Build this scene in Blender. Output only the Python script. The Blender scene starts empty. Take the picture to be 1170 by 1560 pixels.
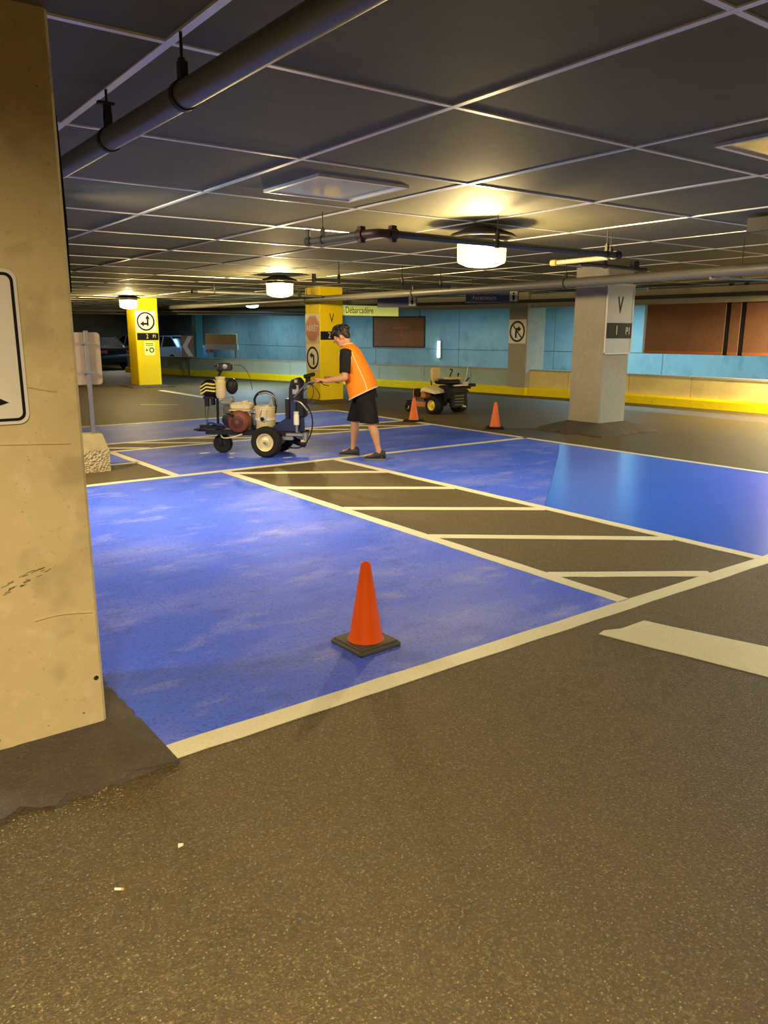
import bpy, math, random
from mathutils import Vector, Matrix, Euler
random.seed(7)
PI = math.pi
R = math.radians
C = bpy.context.scene.collection
SC = bpy.context.scene

# ------------------------------------------------------------------ camera, world, light, exposure
CAM_H = 1.6
cam = bpy.data.objects.new('camera', bpy.data.cameras.new('camera'))
C.objects.link(cam)
YAW, PITCH, ROLL = 0.643685275, 0.226112418, 0.00348891552
_cy, _sy = math.cos(YAW), math.sin(YAW)
_f = Vector((_sy*math.cos(PITCH), _cy*math.cos(PITCH), -math.sin(PITCH)))
_r = Vector((_cy, -_sy, 0)); _u = _r.cross(_f)
_r2 = _r*math.cos(ROLL) + _u*math.sin(ROLL); _u2 = _u*math.cos(ROLL) - _r*math.sin(ROLL)
_m = Matrix((_r2, _u2, -_f)).transposed().to_4x4(); _m.translation = (0, 0, CAM_H)
cam.matrix_world = _m
cam.data.sensor_fit = 'VERTICAL'; cam.data.sensor_height = 36.0
cam.data.lens = 1183.177/1560*36.0
cam.data.clip_start = 0.05; cam.data.clip_end = 200
SC.camera = cam

SC.view_settings.view_transform = 'Standard'
SC.view_settings.look = 'None'
SC.view_settings.gamma = 1.0
SC.view_settings.use_curve_mapping = False
SC.view_settings.exposure = 0.0

w = bpy.data.worlds.new('world'); SC.world = w; w.use_nodes = True
w.node_tree.nodes['Background'].inputs[0].default_value = (0.5, 0.55, 0.6, 1)
w.node_tree.nodes['Background'].inputs[1].default_value = 0.02

SODIUM = (1.0, 0.79, 0.48)
COOL = (0.36, 0.76, 1.0)
def area(name, loc, power, color, sx, sy=None, rot=(0, 0, 0), spread=180):
    l = bpy.data.lights.new(name, 'AREA'); l.energy = power; l.color = color
    l.shape = 'RECTANGLE' if sy else 'DISK'; l.size = sx
    if sy: l.size_y = sy
    l.spread = R(spread)
    o = bpy.data.objects.new(name, l); C.objects.link(o); o.location = loc; o.rotation_euler = rot
    return o
# unseen sodium lamps behind and beside the camera; the last is added fill
area('unseen_warm_lamp', (-.35, .1, 2.45), 138, SODIUM, .45, None, (R(14), R(4), 0), 150)
area('unseen_warm_lamp', (-2.6, -1.6, 2.40), 70, SODIUM, .45)
area('unseen_warm_lamp', (7.6, -0.8, 2.40), 225, (1.0, .82, .52), .45)
area('unseen_warm_lamp', (15.3, 6.6, 2.42), 520, (1.0, .80, .42), .45)
area('unseen_warm_lamp', (0.6, 8.2, 2.40), 200, SODIUM, .45)
area('unseen_warm_lamp', (1.55, 6.5, 2.38), 62, SODIUM, .45, None, (0, R(-55), 0), 115)  # added fill hidden behind the big column, brightens the grey column's side
# cool tubes over the lane behind the parapet
for (x, y, rz, pw) in ((18.6, 3.0, 0, 110), (18.4, 9.0, 0, 130), (18.2, 13.6, .1, 190), (17.0, 19.5, .2, 48), (15.6, 25.0, .1, 60), (15.4, 30.0, 0, 75), (15.2, 35, 0, 50)):
    area('cool_tube', (x, y, 2.52), pw, COOL, .25, 3.6, (0, 0, rz))
# added unseen fill lights, except the one at the white ceiling light
area('cool_area_light', (1.5, 6.1, 2.40), 16, (.55, .80, 1.0), .45, None, (0, R(-50), 0), 130)  # added unseen, tilted to lighten the blue bays
area('cool_area_light', (-1.6, 4.6, 2.45), 60, (.55, .80, 1.0), .5)  # added out of view to lift the near blue bay
area('far_fill_light', (11.6, 35.2, 2.5), 70, (1.0, .9, .72), .4)  # added behind the beam to brighten the parked cars
area('cool_area_light', (11.2, 21.5, 2.30), 190, (.55, .82, 1.0), .35)
area('cool_area_light', (10.6, 1.6, 2.45), 430, (.55, .80, 1.0), .6)  # added out of view to lift the vivid half of the east bay

# ------------------------------------------------------------------ helpers
def V(*a): return Vector(a)
class MB:
    def __init__(s): s.v = []; s.f = []; s.m = []
    def add(s, vs, fs, mi=0):
        b = len(s.v); s.v += [tuple(v) for v in vs]
        s.f += [tuple(b+i for i in f) for f in fs]; s.m += [mi]*len(fs); return s
    def box(s, c, d, rot=None, mi=0, taper=1.0):
        x, y, z = d[0]/2, d[1]/2, d[2]/2; M = rot.to_matrix() if rot else Matrix.Identity(3)
        c = Vector(c); vs = []
        for sz in (-1, 1):
            k = taper if sz > 0 else 1.0
            for sx, sy in ((-1, -1), (1, -1), (1, 1), (-1, 1)):
                vs.append(c + M @ Vector((sx*x*k, sy*y*k, sz*z)))
        return s.add(vs, [(3, 2, 1, 0), (4, 5, 6, 7), (0, 1, 5, 4), (1, 2, 6, 5), (2, 3, 7, 6), (3, 0, 4, 7)], mi)
    def bbox(s, c, d, b, rot=None, mi=0):
        """box with chamfered vertical edges and chamfered top/bottom"""
        x, y, z = d[0]/2, d[1]/2, d[2]/2
        M = rot.to_matrix() if rot else Matrix.Identity(3); c = Vector(c)
        def ring(ix, zz):
            X, Y = x-ix, y-ix
            return [(-X+b, -Y, zz), (X-b, -Y, zz), (X, -Y+b, zz), (X, Y-b, zz), (X-b, Y, zz), (-X+b, Y, zz), (-X, Y-b, zz), (-X, -Y+b, zz)]
        rs = [ring(b*.7, -z), ring(0, -z+b*.7), ring(0, z-b*.7), ring(b*.7, z)]
        vs = [c + M @ Vector(p) for r in rs for p in r]; fs = []
        for k in range(3):
            for i in range(8):
                j = (i+1) % 8; fs.append((k*8+i, k*8+j, k*8+8+j, k*8+8+i))
        fs.append(tuple(reversed(range(8)))); fs.append(tuple(range(24, 32)))
        return s.add(vs, fs, mi)
    def loft(s, rings, mi=0, cap=True, closed=False):
        n = len(rings[0]); vs = [p for r in rings for p in r]; fs = []
        L = len(rings)
        for k in range(L if closed else L-1):
            a, b = k*n, ((k+1) % L)*n
            for i in range(n):
                j = (i+1) % n; fs.append((a+i, a+j, b+j, b+i))
        if cap and not closed:
            fs.append(tuple(reversed(range(n)))); fs.append(tuple(range((L-1)*n, L*n)))
        return s.add(vs, fs, mi)
    def cyl(s, p0, p1, r0, r1=None, n=16, mi=0, cap=True):
        p0, p1 = Vector(p0), Vector(p1); r1 = r0 if r1 is None else r1
        d = (p1-p0).normalized(); a = d.orthogonal().normalized(); b = d.cross(a)
        rs = [[p + (a*math.cos(t)+b*math.sin(t))*r for t in (2*PI*i/n for i in range(n))] for p, r in ((p0, r0), (p1, r1))]
        return s.loft(rs, mi, cap)
    def lathe(s, prof, o=(0, 0, 0), ax=(0, 0, 1), n=24, mi=0, cap=True, closed=False):
        o = Vector(o); d = Vector(ax).normalized()
        a = d.orthogonal().normalized() if abs(d.z) < .99 else Vector((1, 0, 0)); b = d.cross(a)
        rs = [[o + d*h + (a*math.cos(t)+b*math.sin(t))*r for t in (2*PI*i/n for i in range(n))] for r, h in prof]
        return s.loft(rs, mi, cap, closed)
    def tube(s, pts, r, n=8, mi=0, sub=4):
        pts = [Vector(p) for p in pts]
        if sub > 1 and len(pts) > 2: pts = spline(pts, sub)
        rs = []; a = None
        for i, p in enumerate(pts):
            d = (pts[min(i+1, len(pts)-1)]-pts[max(i-1, 0)]).normalized()
            if a is None: a = d.orthogonal().normalized()
            else:
                a = (a-d*a.dot(d)).normalized()
            b = d.cross(a)
            rr = r(i/(len(pts)-1)) if callable(r) else r
            rs.append([p+(a*math.cos(t)+b*math.sin(t))*rr for t in (2*PI*k/n for k in range(n))])
        return s.loft(rs, mi)
    def ell(s, c, r, n=14, m=9, rot=None, mi=0):
        c = Vector(c); M = rot.to_matrix() if isinstance(rot, Euler) else (rot or Matrix.Identity(3))
        rs = []
        for k in range(m+1):
            ph = -PI/2 + PI*k/m; q = max(math.cos(ph), .02)
            rs.append([c + M @ Vector((r[0]*q*math.cos(t), r[1]*q*math.sin(t), r[2]*math.sin(ph))) for t in (2*PI*i/n for i in range(n))])
        return s.loft(rs, mi)
    def cap(s, p0, p1, r0, r1=None, n=12, mi=0):
        """tapered capsule"""
        p0, p1 = Vector(p0), Vector(p1); r1 = r0 if r1 is None else r1
        d = p1-p0; L = d.length; d.normalize()
        pr = [(max(r0*math.sin(t), r0*.03), -r0*math.cos(t)) for t in (0, .5, 1.0, PI/2)] + \
             [(max(r1*math.cos(t), r1*.03), L+r1*math.sin(t)) for t in (0, .55, 1.1, PI/2)]
        return s.lathe(pr, p0, d, n, mi)
    def prism(s, poly, y0, y1, M=None, mi=0):
        """polygon in local xz extruded along y"""
        n = len(poly); M = M or Matrix.Identity(4)
        vs = [M @ Vector((p[0], y0, p[1])) for p in poly] + [M @ Vector((p[0], y1, p[1])) for p in poly]
        fs = [tuple(range(n)), tuple(reversed(range(n, 2*n)))]
        for i in range(n):
            j = (i+1) % n; fs.append((j, i, n+i, n+j))
        return s.add(vs, fs, mi)
    def slab(s, poly, z0, z1, mi=0):
        n = len(poly); vs = [(p[0], p[1], z0) for p in poly]+[(p[0], p[1], z1) for p in poly]
        fs = [tuple(reversed(range(n))), tuple(range(n, 2*n))]
        for i in range(n):
            j = (i+1) % n; fs.append((i, j, n+j, n+i))
        return s.add(vs, fs, mi)
    def ringprism(s, outer, inner, y0, y1, mi=0):
        n = len(outer)
        rs = [[Vector((p[0], y, p[1])) for p in q] for q, y in ((outer, y0), (inner, y0), (inner, y1), (outer, y1))]
        return s.loft(rs, mi, False, True)
    def mesh(s, name, mats, smooth=35):
        me = bpy.data.meshes.new(name); me.from_pydata(s.v, [], s.f)
        for m in (mats if isinstance(mats, (list, tuple)) else [mats]): me.materials.append(m)
        if any(s.m): me.polygons.foreach_set('material_index', s.m)
        me.update()
        import bmesh
        bm = bmesh.new(); bm.from_mesh(me); bmesh.ops.recalc_face_normals(bm, faces=bm.faces); bm.to_mesh(me); bm.free()
        if smooth:
            me.shade_smooth(); me.set_sharp_from_angle(angle=R(smooth))
        return me
    def build(s, name, mats, parent=None, smooth=35, loc=None, rot=None):
        o = bpy.data.objects.new(name, s.mesh(name, mats, smooth)); C.objects.link(o)
        if parent: o.parent = parent
        if loc: o.location = loc
        if rot: o.rotation_euler = rot
        return o
def spline(pts, k):
    out = []
    P = [pts[0]*2-pts[1]] + pts + [pts[-1]*2-pts[-2]]
    for i in range(1, len(P)-2):
        a, b, c, d = P[i-1], P[i], P[i+1], P[i+2]
        for j in range(k):
            t = j/k
            out.append(.5*((2*b)+(c-a)*t+(2*a-5*b+4*c-d)*t*t+(3*b-a-3*c+d)*t**3))
    out.append(pts[-1]); return out
def remesh(mb, name, mat, parent, voxel, smooth=6):
    """fuses overlapping closed solids into one continuous surface"""
    o = mb.build('tmp', mat, None, 0)
    r = o.modifiers.new('r', 'REMESH'); r.mode = 'VOXEL'; r.voxel_size = voxel; r.use_smooth_shade = True
    if smooth:
        q = o.modifiers.new('s', 'SMOOTH'); q.factor = .5; q.iterations = smooth
    dg = bpy.context.evaluated_depsgraph_get(); dg.update()
    me = bpy.data.meshes.new_from_object(o.evaluated_get(dg)); me.name = name
    bpy.data.objects.remove(o)
    me.shade_smooth()
    o = bpy.data.objects.new(name, me); C.objects.link(o); o.parent = parent
    return o
def tag(o, label=None, cat=None, group=None, kind=None):
    if label: o['label'] = label
    if cat: o['category'] = cat
    if group: o['group'] = group
    if kind: o['kind'] = kind
    return o
def thing(name, label, cat, loc=(0, 0, 0), rz=0, group=None):
    o = bpy.data.objects.new(name, None); C.objects.link(o); o.empty_display_size = .1
    o.location = loc; o.rotation_euler = (0, 0, rz)
    return tag(o, label, cat, group)
def dup(root, loc, rz, label, group=None):
    r = root.copy(); C.objects.link(r); r.location = loc; r.rotation_euler = (0, 0, rz); r['label'] = label
    if group: r['group'] = group
    for ch in list(root.children):
        c = ch.copy(); C.objects.link(c); c.parent = r
        for g in ch.children:
            d = g.copy(); C.objects.link(d); d.parent = c
    return r
def text(name, body, size, mat, parent, loc, sx=1.0, ext=.002, align='CENTER', bold=0):
    cu = bpy.data.curves.new(name, 'FONT'); cu.body = body; cu.size = size; cu.extrude = ext; cu.offset = bold
    cu.align_x = align; cu.align_y = 'CENTER'
    t = bpy.data.objects.new('tmp', cu); C.objects.link(t)
    dg = bpy.context.evaluated_depsgraph_get(); dg.update()
    me = bpy.data.meshes.new_from_object(t.evaluated_get(dg)); me.name = name
    bpy.data.objects.remove(t); me.materials.clear(); me.materials.append(mat)
    o = bpy.data.objects.new(name, me); C.objects.link(o); o.parent = parent
    o.location = loc; o.rotation_euler = (PI/2, 0, 0); o.scale = (sx, 1, 1)
    return o

# ------------------------------------------------------------------ materials
def new_mat(name):
    m = bpy.data.materials.new(name); m.use_nodes = True
    nt = m.node_tree; return m, nt, nt.nodes['Principled BSDF']
def plain(name, col, rough=.5, metal=0, emit=None, es=0, spec=.5, var=.12, scale=18):
    """procedural: base colour varied by a noise"""
    m, nt, b = new_mat(name); N = nt.nodes; L = nt.links
    tc = N.new('ShaderNodeTexCoord'); no = N.new('ShaderNodeTexNoise'); no.inputs['Scale'].default_value = scale
    no.inputs['Detail'].default_value = 4
    mx = N.new('ShaderNodeMix'); mx.data_type = 'RGBA'
    mx.inputs[6].default_value = (*[max(c*(1-var), 0) for c in col], 1); mx.inputs[7].default_value = (*[min(c*(1+var), 1) for c in col], 1)
    L.new(tc.outputs['Object'], no.inputs['Vector']); L.new(no.outputs['Fac'], mx.inputs[0]); L.new(mx.outputs[2], b.inputs['Base Color'])
    b.inputs['Roughness'].default_value = rough; b.inputs['Metallic'].default_value = metal
    b.inputs['Specular IOR Level'].default_value = spec
    if emit: b.inputs['Emission Color'].default_value = (*emit, 1); b.inputs['Emission Strength'].default_value = es
    return m
def layered(name, base, layers, rough=.8, bump=(), pos=True, stretch=(1, 1, 1), spec=.5):
    """base colour + list of (kind, scale, lo, hi, colour, strength); bump list of (kind, scale, strength, distance)"""
    m, nt, b = new_mat(name); N = nt.nodes; L = nt.links
    if pos:
        g = N.new('ShaderNodeNewGeometry'); src = g.outputs['Position']
    else:
        g = N.new('ShaderNodeTexCoord'); src = g.outputs['Object']
    mp = N.new('ShaderNodeMapping'); mp.inputs['Scale'].default_value = stretch; L.new(src, mp.inputs['Vector'])
    def tex(kind, sc):
        if kind == 'vor':
            t = N.new('ShaderNodeTexVoronoi'); t.inputs['Scale'].default_value = sc; o = t.outputs['Distance']
        elif kind == 'cell':
            t = N.new('ShaderNodeTexVoronoi'); t.inputs['Scale'].default_value = sc; o = t.outputs['Color']
        else:
            t = N.new('ShaderNodeTexNoise'); t.inputs['Scale'].default_value = sc; t.inputs['Detail'].default_value = 6 if kind == 'noise' else 2
            t.inputs['Roughness'].default_value = .6; o = t.outputs['Fac']
        L.new(mp.outputs['Vector'], t.inputs['Vector']); return o
    col = None
    rgb = N.new('ShaderNodeRGB'); rgb.outputs[0].default_value = (*base, 1); col = rgb.outputs[0]
    for kind, sc, lo, hi, c, st in layers:
        r = N.new('ShaderNodeMapRange'); r.inputs['From Min'].default_value = lo; r.inputs['From Max'].default_value = hi
        r.inputs['To Max'].default_value = st; L.new(tex(kind, sc), r.inputs['Value'])
        mx = N.new('ShaderNodeMix'); mx.data_type = 'RGBA'; L.new(r.outputs['Result'], mx.inputs[0]); L.new(col, mx.inputs[6])
        mx.inputs[7].default_value = (*c, 1); col = mx.outputs[2]
    L.new(col, b.inputs['Base Color']); b.inputs['Roughness'].default_value = rough; b.inputs['Specular IOR Level'].default_value = spec
    nrm = None
    for kind, sc, st, di in bump:
        bp = N.new('ShaderNodeBump'); bp.inputs['Strength'].default_value = st; bp.inputs['Distance'].default_value = di
        L.new(tex(kind, sc), bp.inputs['Height'])
        if nrm: L.new(nrm, bp.inputs['Normal'])
        nrm = bp.outputs['Normal']
    if nrm: L.new(nrm, b.inputs['Normal'])
    return m
M = {}
M['asphalt'] = layered('asphalt', (.108, .077, .026), [
    ('noise', .7, .35, .7, (.080, .057, .020), .8), ('noise', 9, .45, .7, (.130, .094, .034), .5),
    ('cell', 120, .66, .95, (.27, .20, .085), .55), ('cell', 95, .36, .08, (.05, .038, .018), .6),
    ('soft', 110, .60, .68, (.42, .32, .15), .6), ('vor', 42, .14, .09, (.55, .44, .22), .6), ('vor', 7, .06, .03, (.06, .05, .04), .8)], rough=.58, bump=[('soft', 120, .9, .008), ('noise', 30, .25, .006)], spec=.5)
M['fillet'] = layered('fillet_asphalt', (.085, .068, .048), [('noise', 6, .45, .7, (.13, .10, .065), .6), ('cell', 110, .7, .95, (.16, .125, .07), .6)],
    rough=.85, bump=[('noise', 45, .8, .012), ('soft', 110, .8, .006)])
M['blue'] = layered('blue_paint_worn', (.062, .145, .90), [
    ('noise', 1.0, .47, .66, (.22, .28, .88), .75), ('noise', 3.4, .55, .74, (.40, .42, .80), .6), ('noise', 6.5, .56, .72, (.04, .075, .46), .55),
    ('soft', 95, .57, .64, (.03, .05, .26), .7), ('vor', 30, .12, .07, (.03, .05, .25), .5)], spec=.35, rough=.55, bump=[('soft', 120, .45, .004), ('noise', 25, .15, .004)], stretch=(.55, 1, 1))
M['blue_vivid'] = layered('blue_paint_vivid', (.04, .17, .95), [
    ('noise', .8, .45, .75, (.065, .22, .95), .6), ('noise', 4, .6, .75, (.05, .12, .6), .4)], rough=.26, bump=[('soft', 120, .2, .002)], stretch=(.5, 1, 1))  # more vivid, glossier blue for part of the east bay
M['white_paint'] = layered('white_line_paint', (.86, .80, .54), [('noise', 5, .5, .72, (.78, .70, .44), .7), ('soft', 90, .60, .72, (.5, .43, .25), .5)],
    rough=.5, bump=[('soft', 120, .3, .003)])
M['concrete'] = layered('column_concrete', (.70, .56, .29), [
    ('noise', 1.6, .35, .7, (.58, .46, .22), .7), ('noise', 14, .52, .72, (.78, .65, .38), .6), ('soft', 5, .56, .72, (.40, .31, .18), .55),
    ('vor', 9, .055, .03, (.16, .12, .07), .85), ('noise', 22, .62, .68, (.50, .38, .20), .6), ('vor', 30, .10, .04, (.25, .19, .11), .5)], rough=.85, bump=[('noise', 35, .25, .006), ('vor', 9, .3, .01)])
M['concrete_plain'] = layered('grey_concrete', (.42, .39, .31), [
    ('noise', 1.3, .35, .7, (.33, .30, .23), .7), ('noise', 12, .52, .72, (.50, .47, .39), .5), ('vor', 7, .09, .04, (.15, .13, .1), .7)],
    rough=.85, bump=[('noise', 30, .25, .006)])
M['parapet'] = layered('parapet_concrete', (.78, .64, .27), [
    ('noise', 1.5, .4, .7, (.58, .46, .20), .7), ('noise', 10, .52, .72, (.80, .70, .38), .5), ('vor', 6, .09, .04, (.2, .16, .1), .6)],
    rough=.85, bump=[('noise', 30, .25, .006)])
M['parapet_cool_lit'] = layered('cool_lit_parapet', (.42, .52, .44), [('noise', 1.5, .4, .7, (.32, .42, .37), .7), ('noise', 10, .52, .72, (.5, .58, .5), .5)], rough=.85, bump=[('noise', 30, .25, .006)])  # farther parapet panels, the cool light on them put into the colour
M['wall'] = layered('pale_blue_concrete', (.36, .46, .46), [
    ('noise', .8, .4, .7, (.25, .34, .36), .8), ('noise', 6, .5, .75, (.44, .54, .54), .5), ('soft', 2.2, .58, .7, (.2, .28, .30), .6)],
    rough=.8, bump=[('noise', 20, .25, .006)], stretch=(1, 1, .7))
M['tile'] = layered('ceiling_tile', (.132, .122, .066), [
    ('noise', .8, .35, .7, (.098, .090, .052), .8), ('noise', 5, .52, .75, (.17, .157, .09), .5), ('soft', 2.5, .62, .72, (.09, .075, .05), .5),
    ('noise', 9, .70, .76, (.45, .41, .30), .35)], rough=.75, bump=[('noise', 30, .2, .004)], stretch=(1, 1.3, 1))
M['strip'] = plain('joint_strip_metal', (.80, .78, .74), .38, .35, var=.08)
M['slab'] = plain('slab_dark', (.12, .10, .08), .9)
M['yellow'] = layered('yellow_column_paint', (.95, .72, .010), [('noise', 2, .45, .7, (.82, .60, .01), .6), ('noise', 12, .55, .75, (.95, .76, .05), .4)], rough=.65, spec=.2, bump=[('noise', 30, .15, .004)])
M['curb'] = layered('yellow_curb_paint', (.95, .74, .008), [('noise', 3, .5, .7, (.82, .62, .01), .6), ('soft', 18, .62, .72, (.5, .42, .12), .5)], rough=.7, spec=.2)
M['rust'] = layered('rust_brown_panel', (.19, .085, .045), [('noise', 1.2, .45, .7, (.26, .10, .045), .7), ('noise', 9, .55, .75, (.08, .045, .03), .6)], rough=.6)
M['orange_rust'] = plain('rust_edge', (.36, .11, .03), .6)
M['pipe'] = plain('painted_pipe_grey', (.15, .15, .14), .45, .2)
M['pipe_dark'] = plain('dark_pipe', (.07, .065, .06), .45, .3)
M['pipe_red'] = plain('red_coupling', (.055, .022, .016), .5, .2)
M['pipe_pale'] = plain('pale_pipe', (.36, .31, .24), .5)
M['hanger'] = plain('dark_hanger_steel', (.035, .033, .028), .6, .3)
M['white'] = plain('white_sign_face', (.80, .76, .66), .4, var=.04)
M['white_grey'] = plain('grey_white_sign_face', (.55, .54, .52), .4, var=.05)
M['black'] = plain('black_sign_print', (.012, .012, .014), .45, spec=.12)
M['sign_red'] = plain('red_sign_face', (.42, .07, .05), .45)
M['chev_red'] = plain('dark_red_sign_face', (.20, .09, .09), .5)
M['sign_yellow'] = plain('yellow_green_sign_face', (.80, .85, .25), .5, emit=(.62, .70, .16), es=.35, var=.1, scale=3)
M['sign_blue'] = plain('navy_sign_face', (.03, .04, .12), .4)
M['lampcan'] = plain('lamp_canopy', (.10, .09, .07), .5, .3)
M['orange'] = layered('cone_orange', (.98, .115, .002), [('noise', 6, .5, .75, (.90, .085, .002), .6), ('noise', 30, .6, .75, (.7, .08, .01), .25)], rough=.55, spec=.2, pos=False)
M['orange_pale'] = layered('cone_orange_faded', (.93, .19, .05), [('noise', 6, .5, .75, (.95, .33, .14), .6)], rough=.5, pos=False, spec=.25)
M['rubber'] = plain('black_rubber', (.024, .021, .017), .7, spec=.12)
M['rubber_base'] = plain('cone_base_rubber', (.10, .085, .05), .65)
M['cream'] = plain('cream_plastic', (.72, .60, .36), .45)
M['rim'] = plain('cream_wheel_rim', (.78, .68, .40), .35, .1)
M['rim_yellow'] = plain('yellow_wheel_rim', (.85, .72, .12), .4)
M['dark'] = plain('dark_machine_steel', (.03, .03, .038), .45, .4, spec=.12)
M['steel'] = plain('worn_steel', (.38, .36, .34), .4, .8)
M['navy'] = plain('navy_machine_paint', (.012, .022, .10), .4)
M['engine_red'] = plain('engine_housing_red', (.20, .048, .022), .5)
M['engine_grey'] = plain('engine_grey', (.12, .11, .10), .5, .4)
M['stripe_yellow'] = plain('stripe_yellow', (.85, .68, .12), .5)
M['mower_orange'] = plain('faded_orange_plastic', (.60, .22, .06), .5)
M['mower_black'] = plain('mower_black', (.02, .02, .022), .45, .2, spec=.12)
M['seat_tan'] = plain('tan_vinyl', (.62, .48, .20), .55)
M['vest'] = layered('orange_vest_fabric', (1.0, .265, .004), [('noise', 7, .5, .75, (.96, .20, .004), .6)], rough=.75, pos=False, bump=[('noise', 9, .25, .02)])
M['vest_in'] = plain('vest_front_fabric', (.95, .20, .03), .75)
M['trim'] = plain('pale_reflective_trim', (.78, .68, .45), .5)
M['shirt'] = plain('black_tshirt', (.018, .017, .018), .85, spec=.12)
M['shorts'] = layered('black_shorts_cloth', (.014, .013, .016), [('noise', 6, .5, .75, (.028, .024, .026), .8)], rough=.9, pos=False, bump=[('noise', 14, .4, .02)], spec=.1)
M['skin'] = layered('skin', (.56, .27, .13), [('noise', 12, .45, .7, (.60, .31, .16), .7)], rough=.55, pos=False)
M['hair'] = layered('dark_hair', (.016, .012, .010), [('noise', 40, .5, .7, (.04, .028, .02), .7)], rough=.5, pos=False, bump=[('noise', 60, .6, .01)])
M['eye'] = plain('eye', (.5, .48, .45), .3); M['pupil'] = plain('pupil', (.02, .015, .01), .2)
M['shoe'] = plain('dark_shoe', (.024, .022, .024), .6); M['sole'] = plain('shoe_sole', (.16, .15, .14), .7)
M['glass'] = plain('car_glass', (.01, .012, .016), .15, spec=.6)
M['car_silver'] = plain('silver_car_paint', (.60, .58, .55), .3, .3); M['car_blue'] = plain('pale_blue_car_paint', (.16, .28, .48), .3, .3)
M['car_black'] = plain('black_car_paint', (.008, .008, .012), .25)
M['taillight'] = plain('taillight_red', (.4, .02, .02), .3)
M['blue_post'] = plain('teal_post_paint', (.05, .26, .34), .5)
M['board_tan'] = plain('tan_board', (.62, .33, .11), .6)
M['signback'] = plain('sign_back_metal', (.42, .33, .22), .5, .3)
M['scuff'] = plain('scuff_brown', (.16, .12, .07), .9)
M['pebble'] = plain('pebble_tan', (.30, .24, .14), .9, var=.4)
M['paper'] = plain('paper_white', (.82, .76, .62), .7)
M['block'] = layered('concrete_block', (.50, .40, .20), [('noise', 8, .45, .7, (.38, .29, .13), .7)], rough=.9, bump=[('noise', 40, .5, .01)])
M['gravelly'] = layered('exposed_aggregate', (.42, .33, .16), [('vor', 38, .05, .35, (.62, .52, .3), .8), ('noise', 25, .5, .7, (.22, .17, .08), .7)], rough=.9, bump=[('vor', 38, 1, .02)])
def lens_mat(name, col, strength, clear=0.0):
    m, nt, b = new_mat(name); N = nt.nodes; L = nt.links
    b.inputs['Base Color'].default_value = (.04, .035, .02, 1); b.inputs['Roughness'].default_value = .35
    tc = N.new('ShaderNodeTexCoord'); wv = N.new('ShaderNodeTexWave'); wv.wave_type = 'BANDS'; wv.bands_direction = 'Z'
    wv.inputs['Scale'].default_value = 9; wv.inputs['Distortion'].default_value = .6
    mr = N.new('ShaderNodeMapRange'); mr.inputs['To Min'].default_value = strength*.6; mr.inputs['To Max'].default_value = strength*1.25
    L.new(tc.outputs['Object'], wv.inputs['Vector']); L.new(wv.outputs['Fac'], mr.inputs['Value'])
    L.new(mr.outputs['Result'], b.inputs['Emission Strength']); b.inputs['Emission Color'].default_value = (*col, 1)
    if clear:
        tr = N.new('ShaderNodeBsdfTransparent'); mx = N.new('ShaderNodeMixShader'); mx.inputs[0].default_value = clear
        L.new(b.outputs[0], mx.inputs[1]); L.new(tr.outputs[0], mx.inputs[2]); L.new(mx.outputs[0], N['Material Output'].inputs['Surface'])
    return m
M['lens'] = lens_mat('sodium_lens', (1.0, .76, .24), 3.0, .62)
M['lens_low'] = lens_mat('sodium_lens_bottom', (1.0, .92, .62), 2.2, .26)
M['led'] = lens_mat('cool_lens', (.62, .9, 1.0), 14)
def troffer_mat():
    m, nt, b = new_mat('troffer_acrylic'); b.inputs['Base Color'].default_value = (.66, .64, .55, 1)
    b.inputs['Roughness'].default_value = .10; b.inputs['Specular IOR Level'].default_value = 1.0; b.inputs['IOR'].default_value = 1.6
    N = nt.nodes; tc = N.new('ShaderNodeTexCoord'); no = N.new('ShaderNodeTexNoise'); no.inputs['Scale'].default_value = 7
    bp = N.new('ShaderNodeBump'); bp.inputs['Strength'].default_value = .15; bp.inputs['Distance'].default_value = .01
    nt.links.new(tc.outputs['Object'], no.inputs['Vector']); nt.links.new(no.outputs['Fac'], bp.inputs['Height']); nt.links.new(bp.outputs['Normal'], b.inputs['Normal'])
    return m
M['acrylic'] = troffer_mat()

# ------------------------------------------------------------------ structure: floor and painted markings
floor = MB().slab([(-9, -8), (24, -8), (24, 47), (-9, 47)], -.2, 0).build('floor', M['asphalt'], None, 0)
tag(floor, 'brown grey asphalt floor of the parking level', 'floor', kind='structure')
def jag(poly, step=.12, amp=.006):
    out = []
    for i, a in enumerate(poly):
        b = poly[(i+1) % len(poly)]; L = math.hypot(b[0]-a[0], b[1]-a[1]); n = max(1, min(60, int(L/step)))
        for k in range(n):
            t = k/n; j = amp if k else 0
            out.append((a[0]+(b[0]-a[0])*t+random.uniform(-j, j), a[1]+(b[1]-a[1])*t+random.uniform(-j, j)))
    return out
def patch(name, poly, mat, z, amp=.006, label=None):
    o = MB().slab(jag(poly, .15, amp), .0003, z).build(name, mat, floor, 0)
    if label: o['label'] = label
    return o
def line(a, b, wd, z=.004, name='painted_line'):
    a, b = Vector(a), Vector(b); d = (b-a).normalized(); n = Vector((-d.y, d.x))*wd/2
    return patch(name, [tuple(a+n), tuple(a-n), tuple(b-n), tuple(b+n)][::-1][::-1], M['white_paint'], z, .004)
BZ = .0018
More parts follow.
